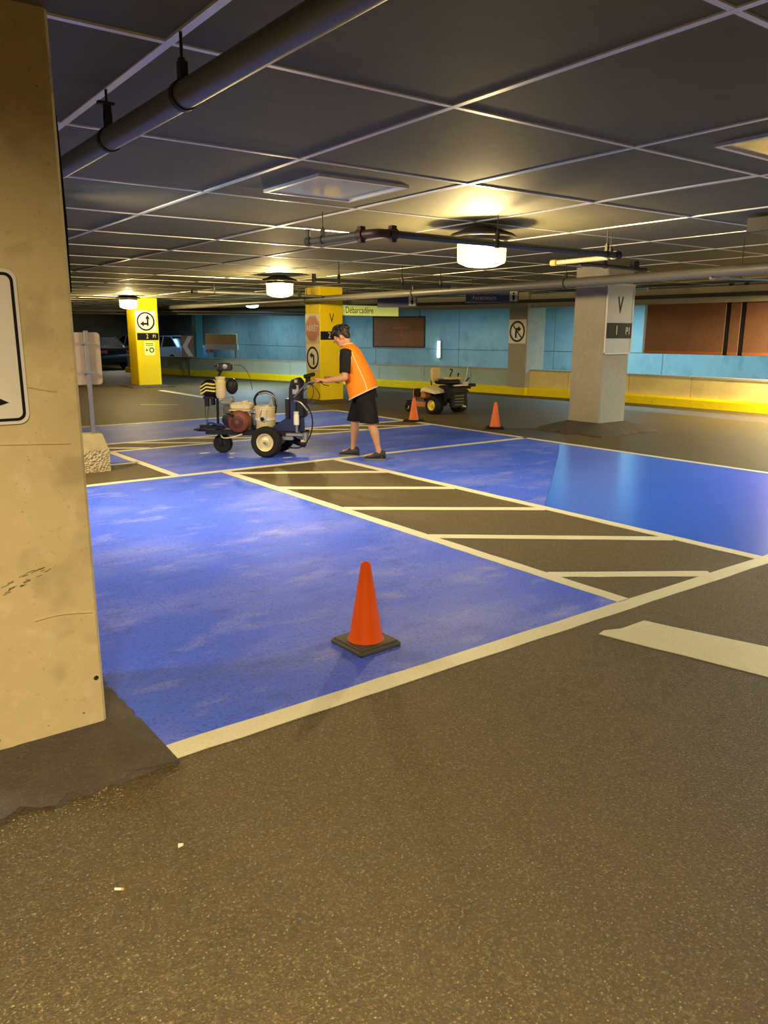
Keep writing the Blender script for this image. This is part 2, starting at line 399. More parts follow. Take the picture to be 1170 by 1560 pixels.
# bays (the east bay turns a more vivid blue past a straight edge)
patch('blue_bay', [(.98, 2.72), (3.86, 2.72), (3.86, 8.36), (.2, 8.36), (.2, 3.9), (.80, 3.72), (.96, 3.35)], M['blue'], BZ)
patch('blue_bay', [(5.55, 4.85), (8.42, 7.15), (9.06, 7.7), (9.06, 8.36), (5.55, 8.36)], M['blue'], BZ)
o = patch('blue_bay', [(5.55, 2.72), (9.06, 2.72), (9.06, 7.7), (8.42, 7.15), (5.55, 4.85)], M['blue_vivid'], BZ); o['label'] = 'more vivid blue half of the bay'
patch('blue_bay', [(3.42, 8.46), (9.06, 8.46), (9.06, 10.66), (3.42, 10.66)], M['blue'], BZ)
patch('blue_bay', [(2.4, 9.66), (3.30, 9.66), (3.30, 10.66), (2.4, 10.66)], M['blue'], BZ)
patch('blue_bay', [(2.4, 11.56), (9.06, 11.56), (9.06, 13.84), (2.4, 13.84)], M['blue'], BZ)
line((.97, 2.695), (9.6, 2.67), .115)
line((3.905, 2.74), (3.93, 8.38), .105)
line((5.50, 2.74), (5.50, 8.38), .105)
line((9.09, 2.74), (9.11, 13.9), .10)
line((1.6, 8.41), (9.16, 8.43), .105)
line((3.36, 8.46), (3.33, 10.7), .10)
line((2.3, 9.61), (3.33, 9.62), .07)
line((2.3, 10.71), (9.06, 10.71), .10)
line((2.3, 11.50), (9.06, 11.48), .10)
line((2.3, 13.89), (9.12, 13.92), .10)
for a, b in (((3.95, 8.22), (5.47, 7.24)), ((3.95, 7.12), (5.46, 6.03)), ((3.95, 5.90), (5.46, 4.78)), ((3.94, 4.64), (5.46, 3.44)), ((3.94, 3.37), (4.85, 2.73))):
    line(a, b, .115, .0042, 'hatch_stripe')
for k in range(7):
    x = 2.9 + k*.95
    if x < 8.6: line((x, 11.45), (min(x+1.0, 9.0), 10.76), .10, .0042, 'hatch_stripe')
line((8.27, 21.6), (8.25, 17.2), .20); line((6.2, 17.5), (6.9, 17.0), .10)
patch('painted_arrow_bar', [(3.335, 2.485), (3.40, 2.50), (3.50, 2.46), (3.71, 2.46), (4.60, .10), (4.20, -.05), (3.70, .75)][:4] + [(4.52, -.1), (4.02, -.30)], M['white_paint'], .004, .006)
# splashes of white paint under the machine, small pebbles, scrapes
for (x, y, a, b) in ((4.34, 9.86, .09, .05), (4.62, 9.62, .06, .04), (5.06, 8.86, .10, .03), (4.46, 9.3, .05, .03)):
    patch('paint_splash', [(x+a*math.cos(t)*random.uniform(.6, 1), y+b*math.sin(t)*random.uniform(.6, 1)) for t in (2*PI*i/10 for i in range(10))], M['white_paint'], .0035, 0)
peb = MB()
for i in range(170):
    a = random.random()
    if i < 90: x, y = random.uniform(.28, .75), 2.55+random.gauss(0, .035)
    else: x, y = random.uniform(.2, 3.2), random.uniform(.9, 2.5)
    s_ = random.uniform(.0015, .0035)*(1.6 if i < 25 else 1)
    peb.ell((x, y, s_*.6), (s_, s_*random.uniform(.6, 1), s_*.7), 6, 4)
tag(peb.build('pebble', M['pebble'], floor, 60), kind='stuff')

# ------------------------------------------------------------------ ceiling
def cz(x, y): return 2.64 + .00477*x - .00383*y
ROTC = (-.00383, -.00477, 0)
ceil = MB().add([(x, y, cz(x, y)+dz) for dz in (.045, .30) for x, y in ((-9, -8), (24, -8), (24, 47), (-9, 47))],
    [(0, 1, 2, 3), (7, 6, 5, 4), (0, 4, 5, 1), (1, 5, 6, 2), (2, 6, 7, 3), (3, 7, 4, 0)]).build('ceiling', M['slab'], None, 0)
tag(ceil, 'brown tiled ceiling with pale joint strips', 'ceiling', kind='structure')
T = 1.39; X0, Y0 = 1.255, 1.605
holes = {(1, 2): 1, (2, 0): 1}
tmesh = MB().bbox((0, 0, .018), (T-.012, T-.012, .036), .006).mesh('ceiling_tile', M['tile'], 0)
far = MB(); trof = []
for i in range(-5, 16):
    for j in range(-4, 32):
        x, y = X0+(i+.5)*T, Y0+(j+.5)*T
        if x > 21.5: continue
        d = math.hypot(x, y); ang = math.degrees(math.atan2(x, y)) - 36.9
        if d < 14.5 and (abs(ang) < 38 or d < 2.5) and y > -.5:
            o = bpy.data.objects.new('ceiling_tile', tmesh); C.objects.link(o); o.parent = ceil
            o.location = (x, y, cz(x, y)+random.uniform(0, .004)); o.rotation_euler = ROTC
        else:
            far.box((x, y, cz(x, y)+.018), (T-.012, T-.012, .036))
tag(far.build('ceiling_tile_field', M['tile'], ceil, 0), kind='stuff')
for i in range(-5, 16):
    x = X0+i*T
    MB().add([(x+dx, y, cz(x, y)+dz) for y in (-8, 47) for dx, dz in ((-.019, .004), (-.017, -.006), (.017, -.006), (.019, .004))],
        [(0, 1, 5, 4), (1, 2, 6, 5), (2, 3, 7, 6), (3, 0, 4, 7), (0, 3, 2, 1), (4, 5, 6, 7)]).build('joint_strip', M['strip'], ceil, 0)
for j in range(-4, 32):
    y = Y0+j*T
    MB().add([(x, y+dy, cz(x, y)+dz) for x in (-9, 24) for dy, dz in ((-.016, .004), (-.014, -.0055), (.014, -.0055), (.016, .004))],
        [(0, 1, 5, 4), (1, 2, 6, 5), (2, 3, 7, 6), (3, 0, 4, 7), (0, 3, 2, 1), (4, 5, 6, 7)]).build('joint_strip', M['strip'], ceil, 0)

# ------------------------------------------------------------------ walls
path = [(16.15, -6), (16.15, 0), (16.15, 4), (16.15, 8), (16.13, 10), (16.06, 11.6), (15.86, 13.3), (15.62, 14.9), (15.36, 16.4), (14.98, 18.0), (14.58, 19.7), (14.1, 21.6), (13.6, 23.5),
        (13.1, 25.3), (12.6, 27.1), (12.1, 28.9), (11.6, 30.7), (11.1, 32.5)]
def off(pts, d):
    out = []
    for i, p in enumerate(pts):
        a = Vector(pts[max(i-1, 0)]); b = Vector(pts[min(i+1, len(pts)-1)]); t = (b-a).normalized()
        out.append((p[0]+t.y*d, p[1]-t.x*d))
    return out
def ribbon(mb, pts, d0, d1, z0, z1, zf=None):
    A, B = off(pts, d0), off(pts, d1)
    rs = [[(a[0], a[1], z0), (b[0], b[1], z0), (b[0], b[1], z1), (a[0], a[1], z1)] for a, b in zip(A, B)]
    return mb.loft(rs)
wall_r = thing('wall_east', 'low concrete parapet with a yellow kerb along the drive lane', 'wall'); wall_r['kind'] = 'structure'
for i in range(len(path)-1):
    a, b = Vector(path[i]), Vector(path[i+1]); d = (b-a).normalized()*.006
    ribbon(MB(), [tuple(a+d), tuple(b-d)], 0, .20, .0, .64).build('parapet_panel', M['parapet'] if path[i][1] < 14.5 else M['parapet_cool_lit'], wall_r, 0)
ribbon(MB(), path, -.02, .22, .641, .68).build('coping', M['concrete_plain'], wall_r, 0)
mb = MB(); A = off(path, -.13); B = off(path, -.10); D = off(path, .0)
mb.loft([[(a[0], a[1], 0), (d[0], d[1], 0), (d[0], d[1], .21), (b[0], b[1], .21), (a[0], a[1], .17)] for a, b, d in zip(A, B, D)])
mb.build('kerb', M['curb'], wall_r, 0)['label'] = 'yellow painted kerb'
wall_b = thing('wall_back', 'pale blue concrete wall lit by cool tubes behind the parapet', 'wall'); wall_b['kind'] = 'structure'
wp = [(20.6, -7.5), (20.6, -4), (20.6, -.5), (20.6, 3), (20.6, 6.5), (20.55, 10), (20.2, 13.5), (19.5, 17), (18.6, 20.5), (17.6, 24), (16.8, 27.5), (16.9, 31), (17.2, 34.5), (17.4, 38), (17.4, 41.5), (17.4, 45.5)]
for i in range(len(wp)-1):
    a, b = Vector(wp[i]), Vector(wp[i+1]); d = (b-a).normalized()*.008
    for z0, z1 in ((0, 1.05), (1.066, 2.72)):
        ribbon(MB(), [tuple(a+d), tuple(b-d)], 0, .2, z0, z1).build('wall_panel', M['wall'], wall_b, 0)
ribbon(MB(), wp, .03, .25, 0, 2.73).build('joint_backing', M['slab'], wall_b, 0)
for nm, c, d in (('wall_north', (4.2, 46.2, 1.35), (26, .3, 2.7)), ('wall_west', (-8.6, 19.2, 1.35), (.3, 54, 2.7)), ('wall_south', (6, -7.8, 1.35), (29, .3, 2.7))):
    o = MB().box(c, d).build(nm, M['concrete_plain'], None, 0); tag(o, {'wall_north': 'dim concrete end wall beyond the parked cars', 'wall_west': 'concrete side wall outside the view', 'wall_south': 'concrete wall behind the viewpoint'}[nm], 'wall', kind='structure')
ribbon(MB(), path, -.10, .30, 2.27, 2.60).build('beam', M['concrete_plain'], ceil, 0)
ribbon(MB(), path, -.34, -.20, 2.38, 2.46).build('beam', M['hanger'], ceil, 0)

# ------------------------------------------------------------------ columns
def column(label, x0, x1, y0, y1, top, mat, ch=.018):
    r = thing('column', label, 'column', ((x0+x1)/2, (y0+y1)/2, 0)); r['kind'] = 'structure'
    X, Y = (x1-x0)/2, (y1-y0)/2
    rs = [[(-X+ch, -Y, z), (X-ch, -Y, z), (X, -Y+ch, z), (X, Y-ch, z), (X-ch, Y, z), (-X+ch, Y, z), (-X, Y-ch, z), (-X, -Y+ch, z)] for z in (-.05, .9, 1.8, top)]
    MB().loft(rs).build('shaft', mat, r, 0)
    return r
def fillet(r, X, Y, wd, hh, seed, n=14, mat=None, kx=1.0):
    """asphalt feathered up against a column base"""
    rnd = random.Random(seed)
    def ring(o_, z, jit):
        pts = []
        cs = [(-X, -Y), (X, -Y), (X, Y), (-X, Y)]
        for k in range(4):
            a, b = Vector(cs[k]), Vector(cs[(k+1) % 4]); nrm = Vector(((b-a).y, -(b-a).x)).normalized()
            for i in range(n):
                t = i/n
                e = o_
                dirc = nrm if 0 < i else (nrm + Vector((nrm.y, -nrm.x))*1.0)
                dirc = Vector((dirc.x*kx, dirc.y))
                pts.append((*(a.lerp(b, t) + dirc*(e+rnd.uniform(-jit, jit))), z+rnd.uniform(-jit, jit)*.15))
        return pts
    MB().loft([ring(-.02, hh, .0), ring(.015, hh*.96, .006), ring(wd*.4, hh*.66, .012), ring(wd*.75, hh*.36, .02), ring(wd*.96, .020, .035), ring(wd*1.0, -.012, .035)], cap=False).build('asphalt_fillet', mat or M['fillet'], r, 50)
col1 = column('big bare concrete column with the white arrow sign', .125, .825, 2.95, 3.65, cz(.5, 3.3)+.02, M['concrete'], .012)
fillet(col1, .35, .35, .36, .085, 3, kx=.42)
# formwork seams and knocks on its face, as real relief
for (z, a, b) in ((1.405, .13, .27), (1.215, -.20, .30), (.55, .12, .33)):
    MB().tube([(a+(b-a)*t, -.352, z+.012*math.sin(3*t+z)) for t in (0, .3, .6, 1)], .004, 5, 0, 3).build('formwork_seam', M['concrete'], col1)
scr = MB()
for k in range(26):
    t = k/26; x = .03+.155*t+random.uniform(-.015, .015); z = .70+.065*t+random.choice((0, -.02))+random.uniform(-.006, .006)
    scr.box((x, -.3505, z), (random.uniform(.008, .03), .002, .0018), Euler((0, -.28, 0)))
tag(scr.build('scuff', M['scuff'], col1, 0), kind='stuff')
for (x, z) in ((.322, .272),):
    MB().lathe([(.010, 0), (.007, .003), (.004, .001)], (x, -.351, z), (0, -1, 0), 10).build('tie_hole', M['hanger'], col1)
col2 = column('grey concrete column with the V board between the blue bay and the parapet', 10.52, 11.20, 8.13, 8.78, cz(10.8, 8.4)+.02, M['concrete_plain'])
fillet(col2, .34, .325, .42, .17, 5)
col3 = column('yellow painted column behind the worker carrying the stop sign', 9.83, 10.47, 15.58, 16.22, cz(10, 16)+.02, M['yellow'])
fillet(col3, .32, .32, .30, .07, 6)
col4 = column('yellow painted column far off with the two arrow sign', 8.22, 8.92, 23.15, 23.85, cz(8.5, 23.5)+.02, M['yellow'])
fillet(col4, .35, .35, .3, .07, 8)
col5 = column('grey concrete column standing against the parapet with the no right turn sign', 15.50, 16.2, 14.45, 15.12, cz(16, 15)+.02, M['concrete_plain'])
MB().box((0, -.001, .1), (.72, .69, .20)).build('kerb_paint', M['curb'], col5, 0)

# ------------------------------------------------------------------ signs
def rrect(x0, x1, z0, z1, r, n=5):
    out = []
    for cx, cz_, a0 in ((x1-r, z1-r, 0), (x0+r, z1-r, PI/2), (x0+r, z0+r, PI), (x1-r, z0+r, 1.5*PI)):
        for i in range(n+1):
            a = a0+PI/2*i/n; out.append((cx+r*math.cos(a), cz_+r*math.sin(a)))
    return out
def circ(x, z, r, n=32): return [(x+r*math.cos(2*PI*i/n), z+r*math.sin(2*PI*i/n)) for i in range(n)]
def plate(name, label, cat, loc, rz, x0, x1, z0, z1, mat, rad=.02, th=.006):
    r = thing(name, label, cat, loc, rz)
    MB().prism(rrect(x0, x1, z0, z1, rad), -th, 0).build('plate', mat, r, 30)
    return r
# 1 near sign on the big column
s = plate('arrow_sign', 'white sign with a black border and a black arrow on the big concrete column', 'sign', (.345, 2.945, 1.545), 0, -.30, .30, -.258, .262, M['white'], .035)
MB().ringprism(rrect(-.289, .289, -.247, .251, .028), rrect(-.279, .279, -.237, .241, .020), -.0075, -.006).build('border', M['black'], s, 30)
MB().prism([(-.17, -.198), (.12, -.198), (.12, -.246+.03), (.238, -.183), (.12, -.12), (.12, -.168), (-.17, -.168)], -.0075, -.006).build('arrow', M['black'], s, 0)
for x, z in ((0, .225), (0, -.222)): MB().lathe([(.008, 0), (.007, .003), (.003, .004)], (x, -.006, z), (0, -1, 0), 10).build('bolt', M['steel'], s)
# 2 dark plate on the side of the big column
s = thing('side_plate', 'dark sign plate seen edge on at the side of the big concrete column', 'sign', (.825, 3.0, 2.09))
MB().prism([(.0, -.35), (.016, -.35), (.020, -.10), (.016, .2), (.006, .35), (.0, .35)], 0, .5).build('plate', M['black'], s, 0)
MB().box((.004, .25, .0), (.02, .03, .6)).build('mounting_rail', M['steel'], s, 0)
# 3 board on column 2
s = plate('column_board', 'tall white board with the letter V and a black band on the grey column', 'sign', (10.86, 8.125, 1.83), 0, -.335, .335, -.54, .55, M['white_grey'], .008, .012)
MB().box((0, -.0125, -.175), (.672, .008, .245)).build('black_band', M['black'], s, 0)
text('letter', 'V', .36, M['black'], s, (.0, -.0135, .215), .62, .0015, bold=.006)
text('number', '1', .21, M['white'], s, (-.06, -.017, -.175), .8, .001)
text('number', 'P1', .17, M['white'], s, (.235, -.017, -.185), .75, .001)
for z in (.55, -.54): MB().box((0, -.010, z), (.69, .022, .02)).build('edge_trim', M['white'], s, 0)
for x in (-.338, .338): MB().box((x, -.010, .0), (.014, .022, 1.09)).build('edge_trim', M['white'], s, 0)
# 4 yellow column: stop, turn, V, number
s = thing('stop_sign', 'faded red octagonal stop sign on the yellow column', 'sign', (9.825, 15.90, 1.70), -PI/2)
MB().prism(rrect(-.31, .31, -.33, .33, .01), -.004, 0).build('backing_plate', M['white_grey'], s, 0)
oc = lambda r: [(r*math.cos(PI/8+PI/4*i), r*math.sin(PI/8+PI/4*i)) for i in range(8)]
MB().prism(oc(.325), -.009, -.004).build('octagon', M['sign_red'], s, 0)
MB().ringprism(oc(.312), oc(.300), -.0105, -.009).build('border', M['white_grey'], s, 0)
text('lettering', 'ARRÊT', .19, M['white_grey'], s, (0, -.0105, 0), .92, .0015, bold=.004)
def arrow_left(mb, s_=1.0, flip=1):
    """bent arrow: shaft up, then to the side"""
    pts = [(.07, -.16), (.07, .035), (.055, .075), (.015, .09), (-.03, .09), (-.03, .135), (-.13, .06), (-.03, -.015), (-.03, .03), (.0, .03), (.015, .02), (.015, -.16)]
    return mb.prism([(x*s_*flip, z*s_) for x, z in pts], -.010, -.006)
s = plate('left_turn_sign', 'white sign with a ringed left turn arrow below the stop sign', 'sign', (9.825, 15.90, 1.03), -PI/2, -.30, .30, -.30, .30, M['white'], .02)
MB().ringprism(circ(0, 0, .265), circ(0, 0, .215), -.010, -.006).build('ring', M['black'], s, 30)
arrow_left(MB(), 1.0).build('arrow', M['black'], s, 0)
s = thing('letter_plate', 'black letter V on the yellow column above the dark number band', 'sign', (10.15, 15.575, 1.93))
MB().prism(rrect(-.15, .15, -.15, .15, .01), -.003, 0).build('plate', M['yellow'], s, 0)
text('letter', 'V', .30, M['black'], s, (0, -.0045, 0), .7, .0015)
s = plate('number_band', 'black band with a white number on the yellow column behind the worker', 'sign', (10.14, 15.575, 1.545), 0, -.30, .30, -.095, .095, M['black'], .005)
text('number', '2', .19, M['white'], s, (-.06, -.0075, 0), .8, .001)
text('number', 'P1', .15, M['white'], s, (.2, -.0075, 0), .8, .001)
# 5 far yellow column
s = plate('straight_left_sign', 'white sign with a ringed straight and left arrow on the far yellow column', 'sign', (8.53, 23.145, 1.92), 0, -.31, .31, -.31, .31, M['white'], .02)
MB().ringprism(circ(0, 0, .27), circ(0, 0, .225), -.010, -.006).build('ring', M['black'], s, 30)
MB().prism([(.03, -.13), (.085, -.13), (.085, .07), (.13, .07), (.06, .19), (-.015, .07), (.03, .07), (.03, -.04), (-.06, -.04), (-.06, .01), (-.18, -.07), (-.06, -.15), (-.06, -.10), (.03, -.10)], -.010, -.006).build('arrow', M['black'], s, 0)
s = plate('number_band', 'black band under the straight and left arrow sign', 'sign', (8.57, 23.145, 1.485), 0, -.32, .32, -.10, .10, M['black'], .005)
text('number', '2', .18, M['white'], s, (-.02, -.0075, 0), .8, .001); text('number', 'P1', .14, M['white'], s, (.2, -.0075, 0), .8, .001)
s = plate('notice_plate', 'small yellowish notice with a plus and a ring symbol on the far yellow column', 'sign', (8.60, 23.145, 1.13), 0, -.16, .16, -.2, .2, M['sign_yellow'], .01)
MB().ringprism(circ(.06, -.04, .075, 20), circ(.06, -.04, .048, 20), -.009, -.006).build('ring', M['black'], s, 0)
MB().box((-.09, -.0075, -.04), (.08, .003, .02)).box((-.09, -.0075, -.04), (.02, .003, .08)).build('plus', M['black'], s, 0)
for z in (.15, .10): MB().box((0, -.0075, z), (.24, .003, .018)).build('bar', M['black'], s, 0)
# 6 no right turn
s = plate('no_right_turn_sign', 'white sign with a ringed and struck out right turn arrow on the grey parapet column', 'sign', (15.495, 14.79, 1.66), -PI/2, -.31, .31, -.31, .31, M['white'], .02)
MB().ringprism(circ(0, 0, .275), circ(0, 0, .225), -.012, -.006).build('ring', M['hanger'], s, 30)
arrow_left(MB(), 1.05, -1).build('arrow', M['black'], s, 0)
MB().box((0, -.0125, 0), (.44, .002, .035), Euler((0, R(45), 0))).build('slash', M['hanger'], s, 0)
# 7 hanging signs
s = thing('drop_off_sign', 'long yellow sign hung from the ceiling beside the yellow column', 'sign', (11.40, 15.72, 2.13))
MB().bbox((0, .03, 0), (1.65, .06, .235), .006).build('panel', M['sign_yellow'], s, 0)
text('lettering', 'Débarcadère', .21, M['black'], s, (-.77, -.0015, 0), .74, .0015, 'LEFT')
for x in (-.7, .7): MB().cyl((x, .03, .11), (x, .03, .50), .008, n=8).build('hanger_rod', M['hanger'], s)
def navy(label, loc, rz, wd, words):
    s = thing('hanging_sign', label, 'sign', loc, rz)
    MB().bbox((0, .03, 0), (wd, .06, .22), .006).build('panel', M['sign_blue'], s, 0)
    MB().box((wd/2-.10, -.002, .02), (.15, .004, .19)).build('pictogram_plate', M['white_grey'], s, 0)
    MB().prism(circ(wd/2-.10, .07, .02, 10), -.006, -.004).prism([(wd/2-.13, .04), (wd/2-.07, .04), (wd/2-.085, -.06), (wd/2-.115, -.06)], -.006, -.004).build('pictogram', M['black'], s, 0)
    if words: text('lettering', words, .12, M['white_grey'], s, (-wd/2+.12, -.0015, -.01), .85, .001, 'LEFT')
    for x in (-wd*.38, wd*.38): MB().cyl((x, .03, .1), (x, .03, .34), .008, n=8).build('hanger_rod', M['hanger'], s)
navy('navy hanging sign with pale lettering in front of the grey parapet column', (11.05, 11.25, 2.29), R(-41), 1.02, 'Ascenseurs')
navy('navy hanging sign without lettering above the yellow drop off sign', (10.45, 13.49, 2.25), R(-41), .84, '')
# 8 rust brown panels hung along the parapet
s = thing('rust_screen', 'big rust brown steel screen hung above the parapet beside the grey column', 'screen', (16.17, 0, 0))
for (a, b) in ((11.32, 9.36), (9.26, 9.02), (8.92, 6.9)):
    MB().bbox((.03, (a+b)/2, 1.91), (.05, a-b, 1.48), .008).build('screen_panel', M['rust'], s, 0)
    MB().box((.004, (a+b)/2, 1.20), (.02, a-b-.02, .06)).build('bottom_rail', M['orange_rust'], s, 0)
for y in (9.31, 8.97): MB().box((.04, y, 1.91), (.05, .10, 1.50)).build('dark_post', M['black'], s, 0)
MB().box((.03, 11.36, 1.91), (.05, .05, 1.50)).build('edge_frame', M['white_grey'], s, 0)
s = thing('brown_board', 'dark brown signboard hung above the parapet behind the worker', 'signboard', (14.86, 19.1, 1.64), R(-64.4))
MB().bbox((0, .02, 0), (1.76, .05, .90), .008).build('panel', M['rust'], s, 0)
MB().ringprism(rrect(-.89, .89, -.465, .465, .01), rrect(-.85, .85, -.42, .42, .01), -.012, .02).build('frame', M['hanger'], s, 0)
MB().box((.05, -.008, .12), (.5, .004, .05)).box((.12, -.008, -.0), (.07, .004, .22)).build('faded_mark', M['orange_rust'], s, 0)
for x in (-.7, .7): MB().cyl((x, .02, .44), (x, .02, .95), .01, n=8).build('hanger_rod', M['hanger'], s)
# 9 chevron sign on its post
s = thing('chevron_sign', 'dark red sign with a pale chevron on a post before the far parapet', 'sign', (11.90, 28.1, 0), R(-22))
MB().prism(rrect(-.23, .23, .70, 1.50, .02), -.006, 0).build('plate', M['chev_red'], s, 0)
MB().prism([(.02, 1.47), (.19, 1.47), (-.02, 1.10), (.19, .73), (.02, .73), (-.20, 1.10)], -.010, -.006).build('chevron', M['white_grey'], s, 0)
MB().box((.0, .03, .72), (.06, .05, 1.44)).build('post', M['hanger'], s, 0)

# ------------------------------------------------------------------ lamps
def luminaire(label, loc):
    t = thing('sodium_light', label, 'light', loc, 0, 'round sodium lights under the ceiling')
    MB().lathe([(.02, .26), (.10, .255), (.30, .185), (.33, .165), (.33, .150), (.245, .145), (.245, .11)], n=32).build('canopy', M['lampcan'], t)
    l_ = MB().lathe([(.235, .11), (.240, .09), (.238, -.06), (.228, -.085)], n=40, cap=False).build('lens', M['lens'], t)
    MB().lathe([(.228, -.085), (.15, -.118), (.06, -.13), (.01, -.132)], n=40, cap=False).build('lens_bottom', M['lens_low'], l_)
    bl = bpy.data.lights.new('bulb', 'POINT'); bl.energy = 620; bl.color = (1.0, .74, .31); bl.shadow_soft_size = .075
    bo = bpy.data.objects.new('bulb', bl); C.objects.link(bo); bo.parent = t; bo.location = (0, 0, .0)
    MB().lathe([(.243, .105), (.252, .105), (.252, .12), (.243, .12)], n=40, closed=True, cap=False).build('clamp_ring', M['steel'], t)
    return t
L1 = luminaire('sodium light close to the grey column and the dark pipe', (5.58, 5.85, 2.365))
dup(L1, (7.26, 12.85, 2.36), 0, 'sodium light midway over the far blue bay and the line machine')
dup(L1, (7.66, 22.0, 2.36), 0, 'sodium light farthest off beside the yellow column with the two arrow sign')
t = thing('cool_ceiling_light', 'small white ceiling light glowing in front of the blue wall', 'light', (11.2, 21.5, 2.40))
MB().lathe([(.02, .10), (.2, .10), (.2, .03), (.01, .03)], n=20).build('canopy', M['white_grey'], t)
MB().lathe([(.19, .03), (.18, -.04), (.1, -.07), (.01, -.075)], n=20).build('lens', M['led'], t)
t = thing('wall_light', 'small upright white light glowing low behind the worker', 'light', (18.38, 21.25, 1.05), R(-106))
MB().bbox((0, .0, .0), (.22, .06, .62), .02).build('housing', M['steel'], t, 0)
MB().bbox((0, -.04, .0), (.18, .04, .56), .02).build('lens', M['led'], t, 0)
def troffer(label, x, y):
    t = thing('recessed_light', label, 'light', (x, y, cz(x, y)), 0, 'unlit square ceiling lights'); t.rotation_euler = ROTC
    MB().ringprism([(-.385, -.385), (.385, -.385), (.385, .385), (-.385, .385)], [(-.355, -.355), (.355, -.355), (.355, .355), (-.355, .355)], -.022, .0).mesh('frame', M['strip'], 0)
    fr = MB()
    for a, b in (((0, -.37), (.77, .03)), ((0, .37), (.77, .03)), ((-.37, 0), (.03, .71)), ((.37, 0), (.03, .71))):
        fr.box((a[0], a[1], -.006), (b[0], b[1], .024))
    fr.build('frame', M['strip'], t, 0)
    MB().box((0, 0, -.003), (.715, .715, .008)).build('diffuser', M['acrylic'], t, 0)
    return t
troffer('square unlit ceiling light with coloured reflections', 3.355, 5.08)
troffer('square unlit ceiling light cut by the edge of the picture', 4.725, 2.30)
t = thing('louvre_box', 'small louvred box fixed under the ceiling high over the rust screen', 'vent', (7.42, 3.78, 2.57))
MB().bbox((0, 0, .0), (.60, .45, .13), .008).build('housing', M['pipe_dark'], t, 0)
for k in range(4): MB().box((0, -.228, -.042+.028*k), (.54, .012, .008), Euler((.5, 0, 0))).build('slat', M['pipe'], t, 0)

# ------------------------------------------------------------------ pipes
def rod(mb, x, y, z0): mb.cyl((x, y, z0), (x, y, cz(x, y)-.002), .006, n=6)
def clevis(parent, x, y, z, r, ax='y', full=True):
    mb = MB(); n = 20
    e = Vector((1, 0, 0)) if ax == 'y' else Vector((0, 1, 0)); d = Vector((0, 1, 0)) if ax == 'y' else Vector((1, 0, 0)); u = Vector((0, 0, 1))
    c = Vector((x, y, z))
    ri, ro = r+.001, r+.006
    rs = []
    for i in range(n):
        a = 2*PI*i/n; q = e*math.cos(a)+u*math.sin(a)
        rs.append([c+q*ri-d*.014, c+q*ro-d*.014, c+q*ro+d*.014, c+q*ri+d*.014])
    mb.loft(rs, 0, False, True)
    mb.box((x, y, z+r+.035), (.03, .03, .06)); mb.cyl((x, y, z+r+.05), (x, y, z+r+.075), .014, n=6)
    return mb
t = thing('overhead_pipe', 'thick grey pipe running along the ceiling past the big concrete column', 'pipe')
PX, PZ = 1.245, 2.425
MB().cyl((PX, -2.5, PZ), (PX, 9.5, PZ), .046, n=24).build('pipe', M['pipe'], t)
for y in (-1.0, 2.86, 5.6, 8.4):
    mb = clevis(t, PX, y, PZ, .046); rod(mb, PX, y, PZ+.09); mb.build('hanger', M['hanger'], t)
mb = clevis(t, PX, 3.68, PZ, .046); mb.box((PX, 3.68, PZ+.11), (.03, .02, .06)); mb.box((PX-.005, 3.68, PZ+.145), (.07, .03, .012)); rod(mb, PX, 3.68, PZ+.14); mb.build('hanger', M['hanger'], t)

t = thing('sprinkler_pipe', 'dark elbowed pipe with bolted couplings passing in front of the sodium light', 'pipe')
Z2 = 2.40; cx, cyy = 3.95, 5.38
MB().tube([(3.86, 6.28, Z2), (3.93, 5.55, Z2)], .030, 14, sub=1).build('pipe', M['pipe_dark'], t)
MB().cyl((4.05, 5.375, Z2), (7.02, 5.33, Z2), .030, n=14).build('pipe', M['pipe_dark'], t)
MB().tube([(3.93, 5.58, Z2), (3.945, 5.47, Z2), (3.985, 5.395, Z2), (4.10, 5.375, Z2)], .034, 14).build('elbow', M['pipe_red'], t)
for c, ax in (((3.932, 5.57, Z2), (-.06, 1, 0)), ((4.11, 5.374, Z2), (1, 0, 0))):
    mb = MB().lathe([(.034, -.035), (.046, -.035), (.046, .035), (.034, .035)], c, ax, 16, cap=False, closed=True)
    mb.box((c[0], c[1], c[2]+.05), (.05, .05, .03)).box((c[0], c[1], c[2]-.05), (.05, .05, .03)); mb.build('coupling', M['pipe_red'], t)
MB().lathe([(.01, 0), (.042, 0), (.042, .06), (.036, .07), (.01, .075)], (3.865, 6.24, Z2), (-.1, 1, 0), 14).cyl((3.86, 6.29, Z2), (3.86, 6.29, Z2+.09), .018, n=10).cyl((3.86, 6.29, Z2+.09), (3.86, 6.29, Z2+.105), .03, n=10).build('end_cap', M['hanger'], t)
MB().lathe([(.03, 0), (.042, 0), (.042, .07), (.01, .07)], (6.98, 5.33, Z2), (1, 0, 0), 14).build('end_cap', M['hanger'], t)
for x, y, ax in ((3.88, 6.08, 'y'), (5.30, 5.355, 'x'), (6.85, 5.333, 'x')):
    mb = clevis(t, x, y, Z2, .031, ax); rod(mb, x, y, Z2+.07); mb.build('hanger', M['hanger'], t)

